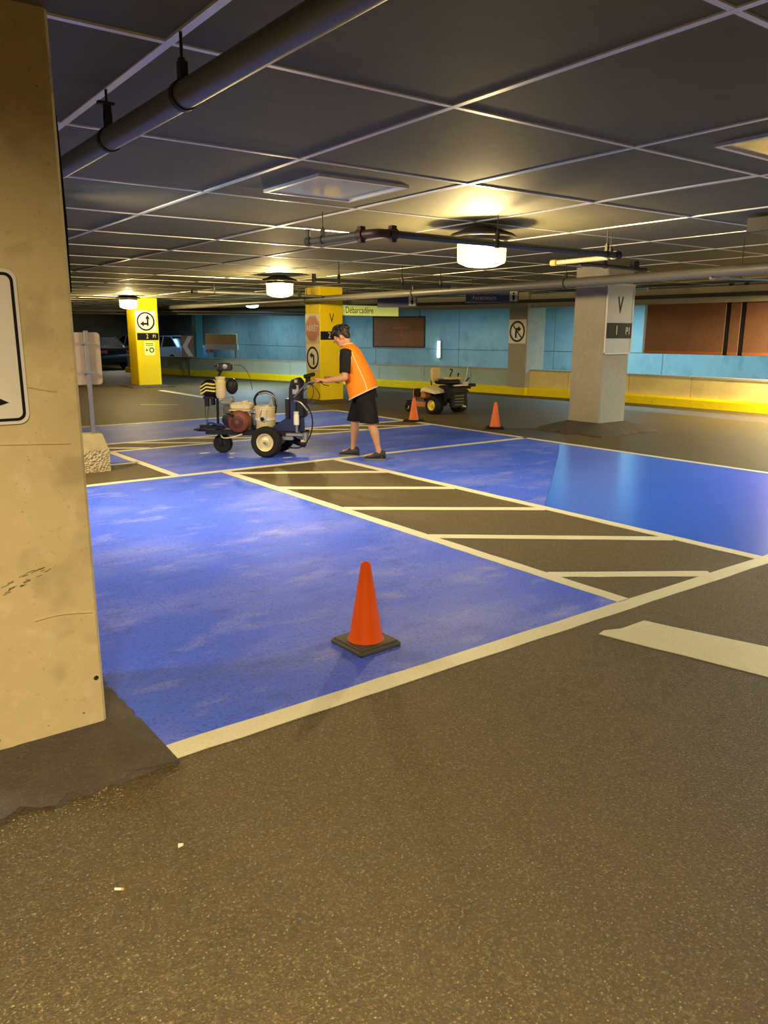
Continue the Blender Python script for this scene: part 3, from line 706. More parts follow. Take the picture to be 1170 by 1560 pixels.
t = thing('main_pipe', 'long grey pipe crossing in front of the grey column and the rust screen', 'pipe')
MB().tube([(8.30, 2.0, 2.305), (8.55, 4.6, 2.30), (8.90, 7.6, 2.30), (9.10, 11.0, 2.31), (9.45, 16.5, 2.33), (9.6, 24, 2.36)], .062, 16, sub=3).build('pipe', M['pipe'], t)
for x, y in ((8.50, 4.1), (8.90, 7.6), (9.12, 11.3), (9.38, 15.4)):
    mb = clevis(t, x, y, 2.302, .063); rod(mb, x, y, 2.40); mb.build('hanger', M['hanger'], t)
t = thing('branch_pipe', 'short dark pipe with an upright end fitting between two sodium lights', 'pipe')
MB().cyl((6.28, 10.05, 2.36), (8.93, 10.1, 2.36), .024, n=12).build('pipe', M['pipe_dark'], t)
MB().cyl((6.25, 10.05, 2.33), (6.25, 10.05, 2.44), .032, n=12).build('end_fitting', M['hanger'], t)
for x in (6.7, 7.9, 8.7):
    mb = clevis(t, x, 10.07, 2.357, .025, 'x'); rod(mb, x, 10.07, 2.42); mb.build('hanger', M['hanger'], t)
t = thing('branch_pipe', 'pale slim pipe hung far off beside the farther sodium lights', 'pipe')
MB().cyl((6.3, 14.4, 2.36), (9.2, 14.5, 2.36), .026, n=12).build('pipe', M['pipe'], t)
MB().lathe([(.01, 0), (.04, 0), (.04, .1), (.01, .1)], (6.24, 14.4, 2.36), (1, 0, 0), 12).build('end_cap', M['hanger'], t)
for x in (6.7, 8.6):
    mb = clevis(t, x, 14.42, 2.36, .027, 'x'); rod(mb, x, 14.42, 2.43); mb.build('hanger', M['hanger'], t)
t = thing('pale_pipe', 'short pale pipe stub with a tan end below the dark elbowed pipe', 'pipe')
MB().cyl((7.16, 6.25, 2.395), (7.20, 5.42, 2.405), .026, n=14).build('pipe', M['pipe_pale'], t)
MB().lathe([(.01, 0), (.034, 0), (.034, .07), (.01, .07)], (7.16, 6.27, 2.395), (-.04, 1, 0), 12).build('end_cap', M['board_tan'], t)
for y in (5.55,):
    mb = clevis(t, 7.193, y, 2.403, .027); rod(mb, 7.193, y, 2.47); mb.build('hanger', M['hanger'], t)
t = thing('cross_pipe', 'dark pipe running from the pale pipe stub over to the long grey pipe', 'pipe')
MB().cyl((7.35, 6.12, 2.39), (8.80, 6.22, 2.39), .022, n=12).build('pipe', M['pipe_dark'], t)
MB().box((8.52, 6.2, 2.43), (.10, .07, .10)).cyl((8.56, 6.2, 2.42), (8.56, 6.2, 2.50), .025, n=10).build('valve', M['hanger'], t)
MB().cyl((7.40, 6.12, 2.36), (7.40, 6.12, 2.45), .03, n=10).build('end_fitting', M['hanger'], t)
mb = clevis(t, 7.9, 6.16, 2.39, .023, 'x'); rod(mb, 7.9, 6.16, 2.46); mb.build('hanger', M['hanger'], t)
t = thing('conduit', 'thin pale conduit hung below the long grey pipe near the rust screen', 'pipe')
MB().cyl((8.35, 5.05, 2.215), (10.4, 4.45, 2.215), .012, n=10).build('pipe', M['pipe_pale'], t)
MB().lathe([(.01, 0), (.022, .01), (.02, .06), (.012, .07)], (8.33, 5.055, 2.215), (.96, -.28, 0), 10).build('end_cap', M['steel'], t)
for x, y in ((8.75, 4.93), (9.9, 4.595)): 
    mb = MB(); rod(mb, x, y, 2.215); mb.build('hanger', M['hanger'], t)
t = thing('far_conduit', 'pair of dark conduits crossing the lane before the blue wall', 'pipe')
for z, d in ((2.20, 0), (2.13, .5)):
    MB().tube([(2.5, 26.5+d, z+.05), (8, 24.9+d, z+.05), (14.0-.2*d, 20.6+d, z+.02)], .03, 10).build('pipe', M['hanger'], t)
for x, y in ((4, 26.08), (8, 24.9), (12, 22.2)):
    mb = MB(); rod(mb, x, y, 2.24); mb.build('hanger', M['hanger'], t)

# ------------------------------------------------------------------ cones
def cone(label, loc, rz, mat, hh=.45, base=.272, bmat='rubber_base'):
    t = thing('traffic_cone', label, 'cone', loc, rz, 'orange traffic cones')
    MB().bbox((0, 0, .0155), (base, base, .026), .012).bbox((0, 0, .031), (base*.9, base*.9, .010), .006).build('base', M[bmat], t, 0)
    for sx, sy in ((-1, -1), (1, -1), (1, 1), (-1, 1)): MB().box((sx*base*.42, sy*base*.42, .002), (.03, .03, .006)).build('foot', M['rubber'], t, 0)
    pr = [(.098, .034), (.094, .040), (.088, .048), (.026, hh-.012), (.024, hh-.003), (.020, hh), (.014, hh-.002), (.013, hh-.05), (.07, .06)]
    MB().lathe(pr, n=40, cap=False).build('cone_body', mat, t, 30)
    return t
cone('orange cone close up on the blue bay in front of the white line', (2.228, 3.125, 0), R(2), M['orange'])
cone('orange cone beside the parked ride-on mower', (9.15, 11.28, 0), R(20), M['orange_pale'], .44, .30, 'rubber')
cone('orange cone between the ride-on mower and the grey column', (9.60, 9.60, 0), R(48), M['orange_pale'], .455, .30, 'rubber')

# ------------------------------------------------------------------ litter
t = thing('cigarette_butt', 'cigarette butt on the asphalt below the big concrete column', 'cigarette butt', (.565, 2.045, .006), R(-40))
MB().cyl((-.012, 0, 0), (.008, 0, 0), .0042, n=10).build('paper_tube', M['paper'], t)
MB().cyl((.008, 0, 0), (.016, 0, 0), .0043, n=10).build('filter', M['board_tan'], t)
o = MB().add([(-.010, -.006, 0), (.006, -.009, .003), (.012, .004, .001), (-.004, .009, .004), (-.010, -.006, .002), (.006, -.009, .005), (.012, .004, .003), (-.004, .009, .006)],
    [(3, 2, 1, 0), (4, 5, 6, 7), (0, 1, 5, 4), (1, 2, 6, 5), (2, 3, 7, 6), (3, 0, 4, 7)]).build('paper_scrap', M['paper'], None, 0, (.79, 2.13, .002))
tag(o, 'tiny pale paper scrap on the asphalt near the cigarette butt', 'litter')

# ------------------------------------------------------------------ sign post on its concrete block
t = thing('post_sign', 'square sign seen from behind on a steel post in a concrete block', 'sign', (2.70, 9.36, 0), R(-4))
rs = [[(-.15, -.15, 0), (.165, -.15, 0), (.165, .16, 0), (-.15, .16, 0)], [(-.15, -.15, .26), (.165, -.15, .26), (.165, .16, .26), (-.15, .16, .26)]]
MB().loft([[(x+random.uniform(-.006, .006), y, z) for x, y, z in r] for r in rs]).build('block_foot', M['gravelly'], t, 0)
MB().loft([[(-.148, -.148, .26), (.163, -.148, .26), (.163, .158, .26), (-.148, .158, .26)], [(-.12, -.12, .44), (.11, -.12, .44), (.11, .12, .44), (-.12, .12, .44)]]).build('block_cap', M['block'], t, 0)
MB().bbox((.035, .0, .98), (.05, .05, 1.28), .006).build('post', M['steel'], t, 0)
MB().prism(rrect(-.14, .195, 1.005, 1.60, .04), .03, .045).build('plate', M['signback'], t, 30)
for z in (1.15, 1.48): MB().box((.035, .0, z), (.12, .07, .03)).build('bracket', M['steel'], t, 0)

# ------------------------------------------------------------------ cars beyond the parapet, teal post, board
def sedan(label, loc, rz, paint):
    t = thing('car', label, 'car', loc, rz)
    prof = [(-2.2, .30), (2.15, .28), (2.25, .45), (2.2, .66), (1.35, .86), (.95, .92), (-1.45, .98), (-2.1, .93), (-2.25, .70), (-2.27, .45)]
    mb = MB()
    rs = []
    for y, k in ((-.86, .93), (-.80, .985), (-.6, 1), (.6, 1), (.80, .985), (.86, .93)):
        rs.append([(x*k, y, .5+(z-.5)*k) for x, z in prof])
    mb.loft(rs).build('body', paint, t, 40)
    roof = [(.98, .90), (.25, 1.40), (-.15, 1.45), (-.9, 1.42), (-1.60, .95)]
    mb = MB(); mb.loft([[(x, y*(1 if z < 1.1 else .8), z) for x, z in roof] for y in (-.74, .74)]).build('cabin_glass', M['glass'], t, 40)
    MB().loft([[(.20, y, 1.405), (-.15, y, 1.46), (-.95, y, 1.43), (-.9, y, 1.40), (-.15, y, 1.42)] for y in (-.60, .60)]).build('roof', paint, t, 40)
    for sy in (-1, 1):
        for x0, z0, x1, z1 in ((.98, .90, .22, 1.42), (-1.6, .95, -.92, 1.43), (-.3, .95, -.3, 1.43)):
            MB().tube([(x0, sy*.745, z0), (x1, sy*.60, z1)], .03, 6, sub=1).build('pillar_trim', paint, t)
        for x in (1.38, -1.35):
            wh = MB().lathe([(.05, -.1), (.30, -.1), (.325, -.07), (.325, .07), (.30, .1), (.05, .1)], (x, sy*.78, .325), (0, 1, 0), 20).build('wheel', M['rubber'], t)
            MB().lathe([(.01, 0), (.06, .01), (.19, .0), (.2, -.02)], (x, sy*.885, .325), (0, sy, 0), 16).build('hubcap', M['steel'], wh)
        MB().box((-2.24, sy*.6, .78), (.06, .34, .12)).build('tail_light', M['taillight'], t, 0)
        MB().box((2.2, sy*.6, .62), (.06, .34, .11)).build('head_light', M['white'], t, 0)
    return t
sedan('silver car with dark windows parked far beyond the yellow column', (14.6, 41.4, 0), R(98), M['car_silver'])
sedan('pale blue car parked behind the chevron sign', (14.7, 36.6, 0), R(100), M['car_blue'])
sedan('black car parked far off behind the sign post on the block', (11.0, 36.6, 0), R(98), M['car_black'])
t = thing('teal_post', 'teal painted post rising behind the chevron sign', 'post', (12.75, 29.1, 0))
MB().bbox((0, 0, 1.15), (.30, .30, 2.3), .02).build('shaft', M['blue_post'], t, 0)
MB().box((0, 0, .03), (.42, .42, .06)).build('base_plate', M['hanger'], t, 0)
MB().box((0, 0, 2.41), (.42, .42, .22)).build('head_plate', M['hanger'], t, 0)
t = thing('tan_board', 'long tan board on the blue wall beyond the striped hopper', 'board', (15.1, 32.0, 1.34), R(-80))
MB().bbox((0, 0, 0), (2.3, .06, .42), .01).build('board', M['board_tan'], t, 0)
MB().box((0, -.0, -.34), (2.4, .08, .24)).build('rail', M['white_grey'], t, 0)
for x in (-1.0, 1.0): MB().box((x, .02, -.66), (.06, .06, 1.32)).build('leg', M['steel'], t, 0)
t = thing('wall_speaker', 'small dark dome fixed high on the blue wall', 'speaker', (17.02, 25.6, 2.16), R(-106))
MB().ell((0, -.06, 0), (.20, .14, .17)).build('dome', M['hanger'], t, 60)
MB().box((0, .03, .05), (.12, .14, .12)).build('bracket', M['hanger'], t, 0)

# ------------------------------------------------------------------ line striping machine  (x forward, y towards the lens side, z up)
def wheel(parent, name, c, ro, ri, wd, rim, tmat, side, lugs=0):
    w_ = wd/2
    t = MB().lathe([(ri, -w_*.8), (ri+.02, -w_), (ro-.03, -w_), (ro-.008, -w_*.75), (ro, -w_*.4), (ro, w_*.4), (ro-.008, w_*.75), (ro-.03, w_), (ri+.02, w_), (ri, w_*.8)], c, (0, 1, 0), 36, cap=False, closed=True)
    for k in range(lugs):
        a = 2*PI*k/lugs; d = Vector((math.cos(a), 0, math.sin(a)))
        for sy in (-1, 1): t.box(Vector(c)+d*(ro+.002)+Vector((0, sy*w_*.45, 0)), (.010, w_*.8, .022), Euler((0, -a, 0)) )
    t = t.build(name, tmat, parent)
    s_ = side
    MB().lathe([(.012, .020), (.028, .020), (.034, -.012), (ri*.55, -.018), (ri*.72, -.035), (ri*.88, -.015), (ri-.006, .012), (ri+.004, .016), (ri+.004, -.03), (ri*.9, -.06)],
               Vector(c)+Vector((0, s_*(w_-.012), 0)), (0, s_, 0), 28).build('rim', rim, t)
    MB().lathe([(.02, 0), (.02, .018), (.012, .024), (.004, .024)], Vector(c)+Vector((0, s_*(w_+.004), 0)), (0, s_, 0), 6).build('hub_nut', M['steel'], t)
    return t
t = thing('line_striper', 'walk-behind line striping machine with a red engine and a paint pail', 'machine', (5.05, 9.22, 0), R(132))
ST = t
wheel(t, 'rear_wheel', (0, .27, .205), .205, .112, .125, M['rim'], M['rubber'], 1)
wheel(t, 'rear_wheel', (0, -.27, .205), .205, .112, .125, M['rim'], M['rubber'], -1)
MB().cyl((0, -.24, .205), (0, .24, .205), .018, n=12).build('axle', M['steel'], t)
fr = MB()
for y in (-.15, .15): fr.bbox((.22, y, .30), (1.35, .045, .06), .006)
for x in (-.40, -.02, .35, .82): fr.box((x, 0, .30), (.05, .30, .05))
fr.box((.35, 0, .335), (.62, .34, .012)); fr.build('frame', M['dark'], t, 0)
# front caster
cw = MB().lathe([(.03, -.03), (.07, -.04), (.115, -.042), (.130, -.025), (.130, .025), (.115, .042), (.07, .04), (.03, .03)], (.72, .0, .13), (0, 1, 0), 24, cap=False, closed=True).build('caster_wheel', M['rubber'], t)
MB().lathe([(.01, -.045), (.05, -.035), (.07, 0), (.05, .035), (.01, .045)], (.72, 0, .13), (0, 1, 0), 16).build('hub', M['dark'], cw)
fk = MB()
for sy in (-1, 1): fk.box((.735, sy*.058, .19), (.05, .010, .16))
fk.box((.74, 0, .272), (.09, .13, .02)).cyl((.75, 0, .27), (.75, 0, .40), .024, n=12); fk.build('caster_fork', M['dark'], t)
# front arm, gun bracket, coiled cables
MB().bbox((.93, .10, .315), (.22, .05, .03), .005).bbox((1.02, .12, .33), (.06, .16, .02), .005).bbox((.80, .16, .37), (.34, .06, .05), .01).build('front_arm', M['dark'], t, 0)
hs = MB()
for k in range(3): hs.tube([(.88-.08*k, .14, .38), (.80-.05*k, .22, .43-.02*k), (.66, .2, .40), (.50, .17, .36+.02*k)], .011, 8)
hs.build('hose_bundle', M['navy'], t)
MB().tube([(.70, .12, .27), (.62, .22, .235), (.48, .24, .25), (.36, .2, .29)], .010, 8).build('spring_guard', M['cream'], t)
# engine
e = MB().bbox((.40, .02, .42), (.26, .26, .20), .02).build('engine_block', M['engine_grey'], t, 0)
for k in range(6): MB().box((.55, .02, .36+.028*k), (.06, .20, .010)).build('cooling_fin', M['engine_grey'], e, 0)
rc = MB().lathe([(.01, .085), (.045, .083), (.10, .07), (.138, .045), (.150, .0), (.150, -.06)], (.40, .19, .455), (0, 1, 0), 28).build('recoil_housing', M['engine_red'], t)
for k in range(5):
    MB().lathe([(.035+.02*k, .0), (.043+.02*k, .0), (.043+.02*k, .006), (.035+.02*k, .006)], (.40, .19+.083-.003*k*k*.9, .455), (0, 1, 0), 24, cap=False, closed=True).build('grille_ring', M['dark'], rc)
MB().box((.47, .27, .54), (.05, .03, .03)).build('pull_handle', M['rubber'], rc, 0)
tk = MB().bbox((.40, .06, .650), (.27, .24, .085), .028).bbox((.40, .06, .598), (.29, .26, .018), .008).build('fuel_tank', M['cream'], t, 30)
MB().lathe([(.045, 0), (.045, .022), (.035, .030), (.01, .032)], (.36, .07, .690), n=18).build('fuel_cap', M['cream'], tk)
MB().bbox((.58, .05, .60), (.13, .18, .12), .02).build('air_filter', M['engine_grey'], t, 0)
MB().bbox((.25, -.05, .47), (.09, .2, .18), .02).build('muffler', M['steel'], t, 0)
MB().lathe([(.02, .0), (.075, .01), (.075, .09), (.02, .10)], (.56, .12, .47), (0, 1, 0), 18).build('belt_pulley', M['dark'], t)
# bucket
bk = MB().lathe([(.01, .335), (.118, .335), (.124, .345), (.138, .60), (.143, .60), (.143, .618), (.139, .618), (.139, .632), (.147, .636), (.147, .652), (.136, .652), (.130, .62), (.12, .40), (.01, .40)], (.09, .02, 0), n=36).build('paint_pail', M['cream'], t)
MB().tube([(.09, .165, .61), (.12, .172, .52), (.09, .178, .46), (.04, .172, .50), (.02, .16, .61)], .004, 6).build('bail_wire', M['steel'], bk)
MB().lathe([(.1395, .47), (.1415, .47), (.143, .505), (.141, .505)], (.09, .02, 0), n=36, cap=False, closed=True).build('label_band', M['white'], bk)
MB().prism(circ(.09, .487, .03, 12), .158, .163).build('label_mark', M['black'], bk, 0)
MB().tube([(.235, -.02, .62), (.245, .0, .74), (.17, .02, .825), (.06, .02, .84), (-.03, .02, .79), (-.06, .02, .68), (-.04, .02, .56)], .016, 10).build('suction_hose', M['rubber'], t)
MB().tube([(.16, .06, .81), (.05, .06, .83), (-.06, .05, .77), (-.085, .04, .67)], .012, 8).build('return_tube', M['steel'], t)
MB().box((-.02, .03, .69), (.03, .06, .14), Euler((0, .25, 0))).box((.02, .03, .66), (.03, .03, .10), Euler((0, -.3, 0))).build('hose_bracket', M['steel'], t, 0)
# pump tower
MB().prism([(-.18, .33), (-.42, .33), (-.40, .74), (-.27, .76), (-.235, .52), (.02, .35), (.02, .33)], -.09, .09).build('pump_cover', M['navy'], t, 0)
MB().bbox((-.245, .02, .63), (.06, .20, .26), .012).build('motor_housing', M['dark'], t, 0)
MB().bbox((-.43, .07, .64), (.13, .17, .24), .03).build('pump_head', M['dark'], t, 0)
MB().lathe([(.02, .0), (.036, .01), (.036, .13), (.030, .15), (.034, .16), (.034, .18), (.01, .185)], (-.385, .17, .42), n=18).build('filter_bowl', M['white'], t)
MB().cyl((-.385, .17, .42), (-.385, .17, .33), .018, n=10).cyl((-.40, .17, .33), (-.43, .12, .24), .022, n=10).build('pump_rod', M['steel'], t)
MB().bbox((-.36, .15, .30), (.24, .10, .04), .008).bbox((-.26, .17, .25), (.16, .06, .05), .01).bbox((-.50, .14, .27), (.07, .07, .12), .015).build('lower_bracket', M['steel'], t, 0)
MB().cyl((-.52, .10, .26), (-.52, .16, .20), .02, n=10).cyl((-.50, .16, .215), (-.44, .16, .215), .016, n=10).build('spray_tip', M['cream'], t)
MB().cyl((-.26, -.05, .20), (-.44, -.02, .14), .05, .04, n=14).build('rear_guard', M['dark'], t)
MB().tube([(-.42, .14, .76), (-.52, .17, .70), (-.60, .19, .55), (-.60, .19, .38), (-.53, .18, .22), (-.42, .16, .13), (-.26, .14, .12)], .0095, 8).build('hose_loop', M['rubber'], t)
MB().tube([(-.36, .16, .74), (-.46, .2, .72), (-.55, .2, .62)], .012, 8).build('hose_sleeve', M['steel'], t)
# handle column and bars
MB().prism([(-.26, .74), (-.40, .74), (-.42, .98), (-.37, 1.03), (-.30, 1.00), (-.27, .90)], -.10, .10).build('control_box', M['dark'], t, 0)
MB().bbox((-.36, .105, .88), (.09, .012, .12), .005).bbox((-.37, .09, .99), (.05, .08, .05), .01).build('control_panel', M['steel'], t, 0)
MB().lathe([(.01, .018), (.028, .018), (.032, 0)], (-.345, .112, .915), (0, 1, 0), 14).build('dial', M['black'], t)
for sy in (-1, 1):
    MB().tube([(-.34, sy*.10, .78), (-.46, sy*.14, .90), (-.58, sy*.19, .985), (-.70, sy*.22, 1.0), (-.745, sy*.225, 1.0)], .013, 10).build('handle_bar', M['steel'], t)
    MB().tube([(-.70, sy*.222, 1.0), (-.83, sy*.232, 1.0)], .0165, 12, sub=1).build('grip', M['rubber'], t)
    MB().tube([(-.66, sy*.22, 1.03), (-.70, sy*.235, 1.035), (-.78, sy*.27, .965), (-.86, sy*.28, .95)], .006, 6).build('brake_lever', M['hanger'], t)
MB().bbox((-.52, .0, 1.06), (.14, .09, .05), .012, Euler((0, .25, 0))).bbox((-.50, .0, 1.0), (.06, .05, .12), .01).build('display_unit', M['black'], t, 0)
MB().cyl((-.58, -.19, .985), (-.58, .19, .985), .012, n=10).build('cross_bar', M['steel'], t)
MB().tube([(-.60, .17, .97), (-.63, .19, .86), (-.58, .17, .74), (-.50, .12, .74)], .006, 6).build('cable', M['hanger'], t)
MB().tube([(-.56, .14, .98), (-.66, .17, .90), (-.70, .16, .80), (-.62, .13, .70), (-.48, .1, .72)], .005, 6).build('cable', M['hanger'], t)
# front mast with bead hopper and lamp
MB().tube([(.78, .0, .33), (.775, .0, .70), (.74, .0, 1.02), (.70, 0, 1.12)], .018, 10).build('mast', M['dark'], t)
hp = MB().lathe([(.01, .74), (.05, .745), (.066, .78), (.066, .97), (.058, 1.0), (.066, 1.005), (.066, 1.03), (.01, 1.035)], (.70, .05, 0), n=22).build('bead_gun_tank', M['cream'], t)
MB().lathe([(.066, .94), (.070, .94), (.070, .96), (.066, .96)], (.70, .05, 0), n=22, cap=False, closed=True).build('tank_band', M['stripe_yellow'], hp)
hd = MB().ell((.86, .03, .87), (.13, .10, .125), 20, 12).build('striped_hopper', M['black'], t, 60)
for k in range(3):
    z = .82+.045*k
    MB().prism([(.985-.03, z-.028), (.985-.03, z-.010), (.87, z+.042), (.755, z+.03), (.755, z+.010), (.87, z+.022)], .085, .138).build('chevron_stripe', M['stripe_yellow'], hd, 0)
MB().bbox((.86, .03, .75), (.16, .14, .035), .008).box((.90, .06, .69), (.05, .05, .11)).box((.82, .04, .70), (.03, .08, .10)).build('hopper_bracket', M['dark'], t, 0)
MB().tube([(.90, .08, .68), (.915, .10, .58), (.905, .09, .42), (.90, .08, .34)], .004, 6).tube([(.86, .08, .66), (.875, .1, .55), (.89, .09, .36)], .004, 6).build('cable', M['dark'], t)
lp = MB().bbox((.63, .02, 1.16), (.17, .10, .10), .02).cyl((.72, .02, 1.16), (.76, .02, 1.13), .04, .05, n=14).build('work_lamp', M['hanger'], t, 30)
MB().lathe([(.01, .008), (.03, .006), (.036, 0)], (.62, .071, 1.165), (0, 1, 0), 14).build('lamp_glass', M['steel'], lp)
MB().ell((.58, -.05, .90), (.085, .07, .11), 14, 9).build('cable_coil', M['dark'], t, 60)
MB().bbox((.62, .04, .70), (.16, .12, .05), .01).bbox((.55, .06, .74), (.05, .05, .06), .01).build('mast_bracket', M['steel'], t, 0)
# long thin steering cables
MB().tube([(.52, 0, 1.18), (.40, .02, 1.17), (.30, .03, 1.05), (.26, .03, .86)], .004, 6).build('cable', M['hanger'], t)

# ------------------------------------------------------------------ ride-on mower seen from behind (x right, y forward)
t = thing('ride_on_mower', 'black ride-on mower with a tan seat and yellow wheel rims', 'mower', (10.68, 12.10, 0), R(4))
def mwheel(cx, side):
    o = MB().lathe([(.10, -.085), (.12, -.10), (.15, -.105), (.178, -.085), (.183, -.04), (.183, .04), (.178, .085), (.15, .105), (.12, .10), (.10, .085)], (cx, 0, .183), (1, 0, 0), 32, cap=False, closed=True)
    for k in range(18):
        a = 2*PI*k/18; d = Vector((0, math.cos(a), math.sin(a)))
        for s2 in (-1, 1): o.box(Vector((cx+s2*.045, 0, .183))+d*.184, (.075, .02, .010), Euler((a-PI/2, 0, 0)))
    o = o.build('rear_tyre', M['rubber'], t)
    MB().lathe([(.01, .015), (.03, .015), (.04, -.02), (.075, -.03), (.095, .0), (.104, .012), (.104, -.04)], (cx+side*.085, 0, .183), (side, 0, 0), 24).build('rim', M['rim_yellow'], o)
mwheel(-.35, -1); mwheel(.35, 1)
MB().bbox((0, .12, .33), (.50, .66, .20), .03).build('chassis', M['mower_black'], t, 0)
MB().bbox((.02, -.12, .43), (.50, .42, .28), .05).build('engine_cover', M['mower_black'], t, 0)
MB().bbox((.0, -.34, .29), (.44, .08, .30), .02).build('rear_guard', M['mower_black'], t, 0)
for z in (.2, .26, .32, .38): MB().box((-.03, -.385, z), (.26, .012, .02)).build('guard_slat', M['engine_grey'], t, 0)
MB().box((.05, -.33, .585), (.40, .05, .03)).build('chrome_bar', M['steel'], t, 0)
MB().cyl((.03, -.40, .17), (.13, -.40, .15), .03, n=12).build('hitch', M['steel'], t)
# seat and tan back
MB().bbox((.03, .02, .64), (.42, .40, .10), .04).build('seat', M['mower_black'], t, 30)
MB().bbox((.06, -.10, .715), (.40, .20, .05), .02).build('seat_pad', M['seat_tan'], t, 30)
MB().loft([[(x, y, z) for x, y in ((-.34+k, .08), (-.12-k*.6, .08), (-.12-k*.6, .14), (-.34+k, .14))] for z, k in ((.66, .02), (.78, .0), (.90, .0), (.93, .03))]).build('seat_back', M['seat_tan'], t, 0)
# fender, front deck and the orange hood to the far left
MB().loft([[(-.50, -.16, .42), (-.22, -.16, .44), (-.22, -.13, .50), (-.48, -.13, .47)], [(-.52, .15, .46), (-.22, .15, .50), (-.22, .15, .58), (-.48, .15, .54)], [(-.50, .42, .40), (-.22, .42, .44), (-.22, .42, .50), (-.48, .42, .46)]]).build('fender', M['cream'], t, 30)
MB().loft([[(.22, -.16, .44), (.50, -.16, .42), (.48, -.13, .47), (.22, -.13, .50)], [(.22, .15, .50), (.52, .15, .46), (.48, .15, .54), (.22, .15, .58)], [(.22, .42, .44), (.50, .42, .40), (.48, .42, .46), (.22, .42, .50)]]).build('fender', M['mower_black'], t, 30)
MB().bbox((-.36, .36, .40), (.26, .36, .20), .05).build('hood', M['mower_orange'], t, 30)
MB().bbox((-.08, .42, .17), (.70, .42, .12), .04).build('mowing_deck', M['mower_orange'], t, 0)
for sx in (-.40, .34):
    o = MB().lathe([(.03, -.035), (.08, -.045), (.10, -.03), (.10, .03), (.08, .045), (.03, .035)], (sx, .70, .10), (1, 0, 0), 20, cap=False, closed=True).build('front_caster', M['rubber'], t)
    MB().lathe([(.01, -.05), (.04, -.04), (.04, .04), (.01, .05)], (sx, .70, .10), (1, 0, 0), 12).build('hub', M['cream'], o)
    MB().box((sx, .70, .225), (.12, .05, .03)).box((sx-.055, .70, .16), (.012, .04, .16)).cyl((sx, .68, .22), (sx*.8, .50, .32), .02, n=8).build('caster_fork', M['dark'], t)
MB().bbox((-.50, .34, .42), (.12, .16, .16), .03).build('battery_box', M['mower_black'], t, 0)
# levers and side tray
for sx in (-.24, .30):
    MB().tube([(sx, .18, .48), (sx, .22, .70), (sx*.9, .12, .86), (sx*.6, .10, .88)], .012, 8).build('control_lever', M['mower_black'], t)
MB().tube([(.30, -.02, .5), (.30, -.02, .76), (.32, -.02, .80)], .016, 8).build('control_lever', M['mower_black'], t)
MB().bbox((.48, -.02, .555), (.44, .30, .06), .015).build('side_tray', M['mower_black'], t, 0)
MB().box((.50, -.02, .50), (.34, .05, .05)).box((.30, -.02, .48), (.05, .08, .12)).build('tray_arm', M['mower_black'], t, 0)
MB().tube([(.46, -.05, .58), (.60, -.05, .70)], .014, 8, sub=1).build('tray_handle', M['mower_black'], t)
MB().tube([(.50, 0, .58), (.58, 0, .78), (.60, 0, .92)], .006, 6).build('flag_stick', M['white'], t)
MB().bbox((.44, -.03, .60), (.20, .16, .05), .015).build('tray_load', M['cream'], t, 0)

# ------------------------------------------------------------------ worker (x forward, y to his left, z up)
P = thing('person', 'worker in an orange vest and black shorts pushing the line striper', 'person', (5.885, 8.235, 0), R(132))
b = MB()
b.ell((.02, 0, .92), (.125, .165, .13)); b.ell((.08, 0, 1.06), (.115, .15, .15)); b.ell((.165, 0, 1.24), (.12, .165, .16), rot=Euler((0, R(25), 0)))
b.cap((.225, -.14, 1.375), (.225, .14, 1.375), .062); b.ell((.20, 0, 1.33), (.10, .16, .10))
b.cap((.225, 0, 1.40), (.292, 0, 1.495), .060, .054)
# legs
for sy, hip, kn, an, toe in ((1, (.02, .09, .88), (-.085, .115, .485), (-.20, .12, .095), (-.07, .135, .05)), (-1, (.04, -.09, .88), (.185, -.11, .485), (.205, -.12, .095), (.335, -.14, .05))):
    b.cap(hip, kn, .088, .056)
    kv, av = Vector(kn), Vector(an)
    b.cap(kn, kv.lerp(av, .35)+Vector((-.012, 0, 0)), .054, .058); b.cap(kv.lerp(av, .35)+Vector((-.012, 0, 0)), kv.lerp(av, .8), .056, .036); b.cap(kv.lerp(av, .8), an, .036, .040)
    b.cap(an, av+Vector((-.03, 0, -.04)), .040, .036); b.cap(av+Vector((0, 0, -.03)), toe, .040, .032)
# arms and hands on the grips
GX, GZ = -.0, 0
for sy in (1, -1):
    sh, el, wr = Vector((.225, sy*.195, 1.375)), Vector((.215, sy*.275, 1.055)), Vector((.475, sy*.232, 1.005))
    b.cap(sh, el, .054, .042); b.cap(el, el.lerp(wr, .35), .043, .043); b.cap(el.lerp(wr, .35), wr, .043, .027)
    gy = sy*.232; gx0 = .60; gz = 1.0       # the grip runs along x; palm on its outer upper side
    b.cap(wr, (.52, gy+sy*.008, 1.022), .027, .026)
    b.ell((.575, gy+sy*.012, 1.026), (.048, .034, .018), rot=Euler((sy*.25, 0, 0)))
    for k in range(4):
        fx = .612-.021*k; ln = (1.0, 1.08, 1.0, .82)[k]
        p0 = Vector((fx, gy-sy*.008, 1.030)); p1 = Vector((fx+.004, gy-sy*.030*ln, 1.014)); p2 = Vector((fx+.004, gy-sy*.030, .990)); p3 = Vector((fx+.002, gy-sy*.010, .976))
        b.cap(p0, p1, .0095, .009, 8); b.cap(p1, p2, .009, .0085, 8); b.cap(p2, p3, .0085, .0078, 8)
    b.cap((.545, gy+sy*.026, 1.016), (.585, gy+sy*.032, .996), .012, .0105, 8); b.cap((.585, gy+sy*.032, .996), (.612, gy+sy*.018, .979), .0105, .0085, 8)
